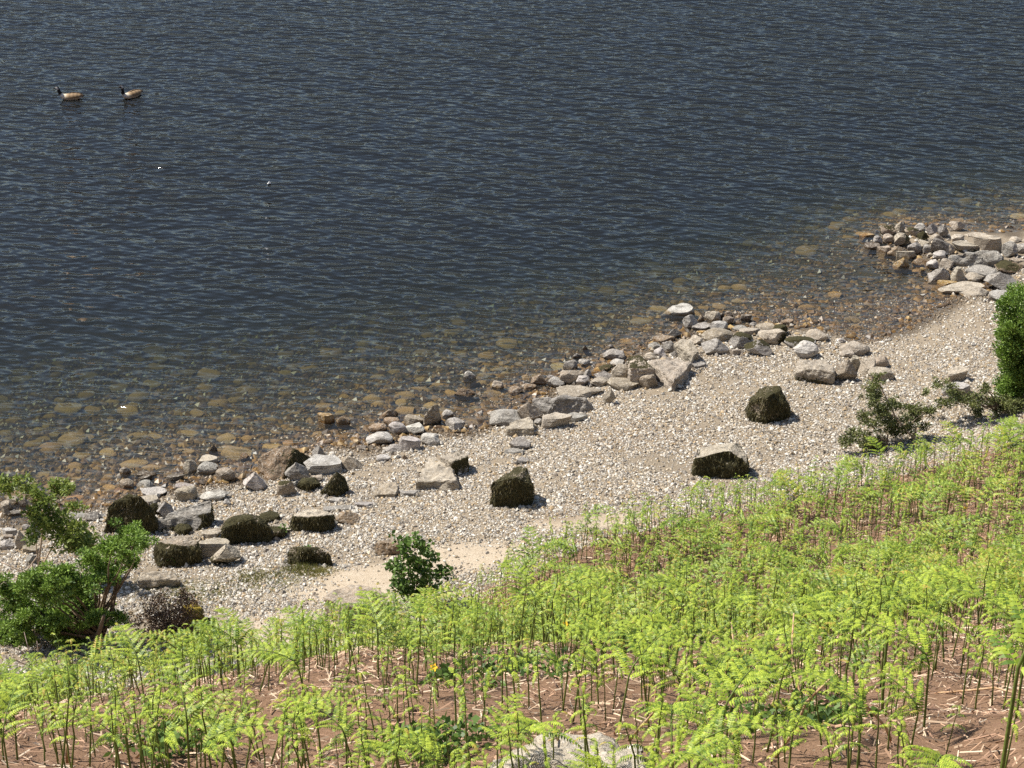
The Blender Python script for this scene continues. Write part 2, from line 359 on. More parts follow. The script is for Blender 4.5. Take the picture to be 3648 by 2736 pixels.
# ------------------------------------------------------------------ rocks
def ico(sub):
    bm = bmesh.new(); bmesh.ops.create_icosphere(bm, subdivisions=sub, radius=1)
    V = np.array([v.co[:] for v in bm.verts]); T = np.array([[v.index for v in f.verts] for f in bm.faces]); bm.free(); return V, T
ICO3, ICO4, ICO2 = ico(3), ico(4), ico(2)
def vnoise(V, scale, seed):
    o = Vector((seed * 3.7, seed * 1.3, seed * 7.1))
    return np.array([mnoise.fractal(Vector(v) * scale + o, 0.9, 2.0, 3) for v in V])
def rock_shape(kind, seed, base):
    r = np.random.default_rng(seed); V = base[0].copy()
    if kind == 'b': V = V / (np.abs(V) ** 5).sum(1, keepdims=True) ** .2 * .8
    planes = {'r': (12, .62, .9), 'a': (15, .45, .75), 's': (10, .5, .8), 'b': (6, .6, .85), 'w': (8, .45, .75)}[kind]
    for _ in range(planes[0]):
        nrm = r.normal(0, 1, 3); nrm /= np.linalg.norm(nrm)
        if kind == 's': nrm[2] *= .35; nrm /= np.linalg.norm(nrm)
        d = r.uniform(planes[1], planes[2]); ov = np.maximum(V @ nrm - d, 0); V = V - ov[:, None] * nrm
    if kind == 's':
        for nrm, d in ((np.array([r.normal(0, .12), r.normal(0, .12), 1]), .32), (np.array([0, 0, -1.]), .4)):
            nrm = nrm / np.linalg.norm(nrm); ov = np.maximum(V @ nrm - d, 0); V = V - ov[:, None] * nrm
    if kind == 'w':
        px = r.uniform(-.35, .35)
        for nrm, d in ((np.array([-.75, -.1, .65]), .42 - px * .4), (np.array([.8, -.15, .6]), .42 + px * .4), (np.array([.1, -.85, .45]), .5), (np.array([0, .7, .7]), .5)):
            nrm = nrm / np.linalg.norm(nrm); ov = np.maximum(V @ nrm - d, 0); V = V - ov[:, None] * nrm
    if kind in 'ab':
        a = r.uniform(-.3, .3); ca, sa = math.cos(a), math.sin(a); V = V @ np.array([[ca, 0, -sa], [0, 1, 0], [sa, 0, ca]])
    a = r.uniform(-.6, .6); ca, sa = math.cos(a), math.sin(a); V = V @ np.array([[ca, -sa, 0], [sa, ca, 0], [0, 0, 1]])
    V = V * (1 + .10 * vnoise(V, 1.3, seed)[:, None] + .045 * vnoise(V, 4.0, seed + 9)[:, None])
    mn, mx = V.min(0), V.max(0); return (V - (mn + mx) / 2) / (mx - mn)      # unit box
def normals(V, T):
    nrm = np.cross(V[T[:, 1]] - V[T[:, 0]], V[T[:, 2]] - V[T[:, 0]]); vn = np.zeros_like(V)
    for k in range(3): np.add.at(vn, T[:, k], nrm)
    return vn / (np.linalg.norm(vn, axis=1, keepdims=True) + 1e-9)
def moss_of(V, T, mode, seed):
    if not mode: return np.zeros(len(V))
    vn = normals(V, T); z = V[:, 2]; hz = (z - z.min()) / (np.ptp(z) + 1e-6); nn = vnoise(V, 3.0, seed) * .9
    if mode == 1: return .86 + nn * .5
    if mode == 2: return 1.15 - 1.1 * np.clip((vn[:, 2] - .45) / .4, 0, 1) + nn * .4       # bare top, mossy sides
    if mode == 3: return .1 + .75 * np.clip((vn[:, 2] - .3) / .5, 0, 1) + nn * .9          # moss patches on top
    if mode == 4: return .1 + .8 * np.clip(vn[:, 0] + .1, 0, 1) + nn * .6                  # moss on the right
    if mode == 5: return .95 - 1.3 * hz + nn * .4                                          # moss low down
    if mode == 6: return .95 + nn * .3
    return np.zeros(len(V))
PAL = {'w': (.47, .435, .39), 'g': (.31, .285, .255), 'd': (.17, .155, .135), 't': (.34, .275, .20), 'p': (.44, .375, .285), 'b': (.24, .165, .10), 'o': (.42, .27, .10), 'k': (.13, .105, .08)}
def strands(V, T, moss, count, seed, long=.07):
    r = np.random.default_rng(seed); a = V[T[:, 0]]; b = V[T[:, 1]]; c = V[T[:, 2]]
    ar = np.linalg.norm(np.cross(b - a, c - a), axis=1); wt = ar * (moss[T].mean(1) > .5)
    if wt.sum() <= 0: return None
    k = r.choice(len(T), count, p=wt / wt.sum()); u = r.random((count, 2)); f = u.sum(1) > 1; u[f] = 1 - u[f]
    P = a[k] + (b[k] - a[k]) * u[:, :1] + (c[k] - a[k]) * u[:, 1:]
    nr = np.cross(b - a, c - a)[k]; nr /= np.linalg.norm(nr, axis=1, keepdims=True) + 1e-9
    L = long * r.uniform(.4, 1.3, (count, 1)); side = r.normal(0, 1, (count, 3)); side /= np.linalg.norm(side, axis=1, keepdims=True)
    tip = P + nr * L * .45 + np.array([0, 0, -1.0]) * L * .75 + r.normal(0, .012, (count, 3)); wd = .011 * side
    VV = np.stack([P - wd, P + wd, tip], 1).reshape(-1, 3); TT = np.arange(count * 3).reshape(-1, 3)
    return VV, TT, np.repeat(r.random(count), 3)
def finish_rock(Vw, T, color, moss, label, seed, cat='rock', name='rock', fuzz=None):
    base = np.array([Vw[:, 0].mean(), Vw[:, 1].mean(), Vw[:, 2].min()])
    V = Vw - base; ms = moss_of(V, T, moss, seed)
    att = {'moss': ms}
    if moss == 6: att['gold'] = np.clip(normals(V, T)[:, 2] * 1.6 - .3, 0, 1)
    o = ob(name, mesh('rock', V, T, att, False), ROCK, label=label, cat=cat, loc=base, group='shore rocks')
    r = np.random.default_rng(seed + 5); c = np.array(PAL[color]) * r.uniform(.86, 1.14) * (1 + r.normal(0, .012, 3)); o.color = (*np.clip(c, 0, 1), 1)
    if fuzz:
        s = strands(V, T, ms, fuzz, seed)
        if s is not None: ob('moss', mesh('moss', s[0], s[1], {'tint': s[2]}), GMOSS if moss == 6 else MOSS, parent=o, kind='stuff')
    return o
def shade_edges(V, T): pass
ROCKSPOTS = []
def auto_rock(crop, box, kind, color, moss, label, seed):
    xa, ya = pix(crop, box[0], box[1]); xb, yb = pix(crop, box[2], box[3]); big = (xb - xa) * (yb - ya)
    U = rock_shape(kind, seed, ICO4 if big > 9000 else ICO3); T = (ICO4 if big > 9000 else ICO3)[1]
    P = hit((xa + xb) / 2, yb, 0, True); D = np.linalg.norm(P - CAM); m = D / FPX
    wd = (xb - xa) * m; dep = wd * {'r': .75, 'a': .75, 's': .62, 'b': .65, 'w': .6}[kind]
    sn = -ray((xa + xb) / 2, yb)[2]; cs = math.sqrt(1 - sn * sn)
    dep = min(dep, (yb - ya) * m / sn * .72); hgt = max(((yb - ya) * m - dep * sn * .8) / cs, .04)
    pos = np.array([P[0], P[1] + dep * .4, 0.]); gz = float(G(pos[0], pos[1]))
    for _ in range(5):
        gz = float(G(pos[0], pos[1])); bot = min(gz, 0 if gz < 0 else gz) - .18 * hgt
        top = max(gz, 0) + hgt
        V = U * np.array([wd, dep, top - bot]) + np.array([pos[0], pos[1], (top + bot) / 2])
        vis = V[:, 2] > np.maximum(G(V[:, 0], V[:, 1]), 0) - .01
        if vis.sum() < 12: vis = V[:, 2] > np.quantile(V[:, 2], .6)
        q = project(V[vis]); lo, hi = q.min(0), q.max(0)
        wd *= np.clip((xb - xa) / (hi[0] - lo[0]), .7, 1.4); pos[0] += ((xa + xb) / 2 - (lo[0] + hi[0]) / 2) * m
        pos[1] -= (yb - hi[1]) * m / sn * .8
        hgt = max(.03, hgt + ((hi[1] - lo[1]) - (yb - ya)) * -m / cs * .7)
    ROCKSPOTS.append((pos[0], pos[1], wd * .5, dep * .5))
    fz = int(min(1600, 5 + big * .09)) if moss == 1 else None
    return finish_rock(V, T, color, moss, label, seed, fuzz=fz)
def hull_rock(crop, label, color, moss, Tp, Bp, seed, drop=True, fuzz=None):
    pts = []; tops = [hit(*pix(crop, x, y), h, True) for x, y, h in Tp]; bots = [hit(*pix(crop, x, y), 0, True) for x, y in Bp]
    for p in tops:
        pts.append(p)
        if drop: pts.append(np.array([p[0], p[1], max(float(G(p[0], p[1])), -.3) - .06]))
    for p in bots: pts.append(p); pts.append(p + np.array([0, .02, -.1]))
    bm = bmesh.new()
    for p in pts: bm.verts.new(p)
    res = bmesh.ops.convex_hull(bm, input=bm.verts[:], use_existing_faces=False)
    bmesh.ops.delete(bm, geom=[v for v in bm.verts if not v.link_faces], context='VERTS')
    bmesh.ops.dissolve_limit(bm, angle_limit=math.radians(9), verts=bm.verts[:], edges=bm.edges[:])
    P = np.array(pts); size = max(np.ptp(P, axis=0)[:2])
    bmesh.ops.bevel(bm, geom=bm.edges[:] , offset=size * .045, segments=2, profile=.6, affect='EDGES', clamp_overlap=True)
    bmesh.ops.triangulate(bm, faces=bm.faces[:])
    for _ in range(5):
        e = [e for e in bm.edges if e.calc_length() > size * .075]
        if not e or len(bm.verts) > 3500: break
        bmesh.ops.subdivide_edges(bm, edges=e, cuts=1); bmesh.ops.triangulate(bm, faces=bm.faces[:])
    bmesh.ops.smooth_vert(bm, verts=bm.verts[:], factor=.5, use_axis_x=True, use_axis_y=True, use_axis_z=True)
    bm.normal_update(); bm.verts.ensure_lookup_table()
    V = np.array([v.co[:] for v in bm.verts]); Nn = np.array([v.normal[:] for v in bm.verts]); T = np.array([[v.index for v in f.verts] for f in bm.faces]); bm.free()
    c = V.mean(0)
    V = V + Nn * (size * (.055 * vnoise((V - c) / size, 2.6, seed) + .03 * vnoise((V - c) / size, 8, seed + 3)))[:, None]
    ROCKSPOTS.append((c[0], c[1], np.ptp(V[:, 0]) * .5, np.ptp(V[:, 1]) * .5))
    return finish_rock(V, T, color, moss, label, seed, cat='boulder', name='boulder', fuzz=fuzz)
HULLS = [
 ('A', 'tallest dark mossy boulder standing at the left waterline', 't', 1, [(1130, 632, .8), (1230, 650, .8), (960, 720, .62), (1330, 760, .55), (1355, 840, .35), (920, 860, .3)], [(910, 980), (1050, 992), (1290, 940), (1360, 900)], True, 2600),
 ('A', 'long low grey boulder with moss on its raised right half', 'g', 4, [(1350, 880, .2), (1480, 810, .3), (1700, 715, .4), (1855, 700, .42), (1850, 800, .3)], [(1355, 965), (1700, 965), (1765, 900)], True, 900),
 ('A', 'square moss block with a bare worn top beside a young seedling', 't', 2, [(1375, 1050, .45), (1640, 985, .45), (1720, 1040, .45), (1760, 1130, .3), (1500, 1060, .5)], [(1360, 1200), (1400, 1285), (1580, 1285), (1740, 1200)], True, 2000),
 ('A', 'flat brown boulder mossy below, nearest the green juniper bush', 't', 5, [(1230, 1320, .2), (1390, 1310, .22), (1530, 1325, .22), (1575, 1390, .15), (1210, 1390, .2)], [(1205, 1420), (1290, 1475), (1480, 1455), (1575, 1415)], True, 500),
 ('B', 'brown pyramid boulder with a dark mossy right face at the waterline', 'b', 4, [(760, 470, .55), (860, 490, .5), (1025, 565, .15), (540, 570, .3), (700, 480, .5)], [(640, 775), (745, 765), (530, 620), (1030, 590), (900, 700)], True, 500),
 ('B', 'broad shaggy mossy boulder on the gravel left of centre', 't', 1, [(270, 1110, .45), (390, 1062, .45), (590, 1100, .42), (645, 1180, .3), (230, 1190, .35), (450, 1100, .52)], [(215, 1270), (370, 1325), (600, 1260), (645, 1230)], True, 2600),
 ('B', 'moss block with a clean bare flat top on the gravel', 'p', 2, [(880, 1045, .3), (1000, 1005, .3), (1175, 1045, .33), (1190, 1060, .32), (1070, 1080, .36), (830, 1080, .3)], [(825, 1150), (930, 1205), (1150, 1215), (1190, 1130)], True, 2000),
 ('B', 'dark mossy boulder with grass and leaves growing at its front', 't', 1, [(815, 1345, .3), (960, 1355, .35), (1090, 1345, .33), (1160, 1400, .25), (1170, 1450, .15)], [(800, 1505), (950, 1510), (1165, 1480)], True, 1500),
 ('B', 'half buried brown block behind the young alder', 'b', 5, [(1545, 1310, .22), (1640, 1285, .2), (1790, 1290, .2), (1700, 1310, .25), (1810, 1330, .2)], [(1560, 1390), (1610, 1430), (1790, 1410)], True, None),
 ('C', 'lone mossy boulder with an orange stain in the middle of the beach', 't', 1, [(1222, 1030, .5), (1480, 882, .6), (1540, 905, .62), (1440, 985, .66), (1590, 1060, .4)], [(1265, 1222), (1420, 1228), (1585, 1150)], True, 2200),
 ('C', 'big triangular tan slab with a dark front edge on the gravel', 'p', 0, [(690, 812, .12), (775, 815, .15), (940, 1005, .22), (565, 1020, .2)], [(578, 1098), (935, 1055)], True, None),
 ('C', 'tan block with a mossy shaded side behind the big triangular slab', 'p', 4, [(780, 805, .3), (960, 755, .3), (1020, 770, .32), (1030, 810, .33), (880, 850, .33)], [(890, 930), (1035, 880)], True, None),
 ('C', 'flat brown grey slab left of the big triangular slab', 't', 0, [(270, 1015, .1), (395, 1020, .12), (420, 1055, .12), (390, 1130, .1), (190, 1130, .09)], [(185, 1155), (395, 1158)], True, None),
 ('C', 'tall peaked tan stone rising above its cluster at the waterline', 'p', 0, [(735, 337, .45), (765, 350, .42), (700, 360, .4), (640, 450, .2)], [(630, 510), (690, 522), (795, 475)], True, None),
 ('D', 'long grey boulder with a lichen spot, longest at the middle waterline', 'g', 0, [(490, 900, .3), (600, 885, .32), (940, 888, .3), (995, 930, .22), (480, 960, .15), (700, 900, .36)], [(600, 1058), (680, 1040), (860, 1045), (990, 990), (500, 1000)], True, None),
 ('D', 'tan slab block with a straight front face left of the pale thick slab', 'p', 0, [(285, 1105, .18), (450, 1070, .18), (495, 1110, .2), (495, 1165, .18), (265, 1175, .18)], [(247, 1235), (495, 1205)], True, None),
 ('D', 'moss draped boulder left of the big cream slab', 'p', 3, [(1330, 545, .45), (1430, 540, .5), (1555, 650, .4), (1520, 620, .45), (1340, 640, .45)], [(1350, 750), (1440, 770), (1550, 700)], True, 700),
 ('D', 'big cream slab tilted toward the gravel in the right bank', 'p', 0, [(1500, 590, .15), (1700, 545, .2), (1870, 580, .25), (1850, 640, .25), (1720, 755, .26)], [(1725, 770), (1600, 700), (1860, 660)], True, None),
 ('D', 'tan leaning block behind the big cream slab', 'p', 0, [(1780, 375, .35), (1860, 400, .38), (1940, 490, .33), (1730, 430, .25), (1880, 545, .28)], [(1880, 590), (1950, 570), (1760, 520)], True, None),
 ('E', 'stained tan boulder with a black mossy hollow front', 'p', 5, [(1460, 690, .3), (1700, 690, .32), (1760, 740, .35), (1780, 800, .3), (1440, 800, .2), (1560, 770, .33)], [(1470, 850), (1660, 888), (1755, 885), (1780, 840)], True, None),
 ('E', 'lone mossy boulder with pale streaks on its crown, upper right of the beach', 't', 1, [(1120, 950, .55), (1250, 922, .6), (1310, 960, .6), (1385, 1100, .3), (1040, 1050, .45), (1180, 1010, .64)], [(1000, 1165), (1170, 1238), (1260, 1240), (1388, 1150)], True, 2600),
 ('E', 'lone mossy boulder with a smooth bare cap beside the bracken edge', 'p', 2, [(610, 1470, .5), (700, 1435, .5), (920, 1425, .5), (990, 1500, .45), (850, 1480, .57), (560, 1560, .4), (1010, 1600, .3)], [(545, 1660), (640, 1725), (850, 1735), (1010, 1680)], True, 2600),
 ('F', 'largest smooth grey boulder of the stone spit', 'g', 0, [(1400, 650, .2), (1550, 590, .28), (1750, 560, .3), (1900, 570, .3), (1985, 650, .2)], [(1400, 690), (1600, 740), (1960, 700)], True, None),
 ('I', 'broad flat topped grey boulder half hidden by bracken', 't', 0, [(350, 620, .4), (460, 530, .4), (680, 510, .4), (780, 570, .4), (870, 670, .35), (500, 690, .46)], [(400, 805), (640, 800), (860, 740)], True, None),
 ('H', 'boulder capped with golden moss beside the dead heather', 't', 6, [(1450, 1120, .5), (1560, 1105, .5), (1590, 1150, .45), (1480, 1200, .55), (1600, 1250, .3)], [(1430, 1340), (1590, 1320)], True, 1800),
 ('G', 'anvil shaped stone with an overhanging top casting a dark shadow', 'p', 0, [(1420, 800, .2), (1470, 740, .22), (1620, 750, .3), (1630, 800, .25), (1410, 855, .18)], [(1450, 915), (1560, 915), (1500, 860)], False, None),
 ('P', 'pale crusted rock outcrop under the nearest bracken', 'p', 0, [(1740, 2690, .10), (1950, 2612, .13), (2120, 2625, .13), (2300, 2690, .1), (1900, 2700, .16), (2150, 2710, .16)], [(1700, 2790), (2330, 2790), (2000, 2800)], True, None),
]
for k, hrow in enumerate(HULLS):
    hull_rock(hrow[0], hrow[1], hrow[2], hrow[3], hrow[4], hrow[5], 500 + k, hrow[6], hrow[7])
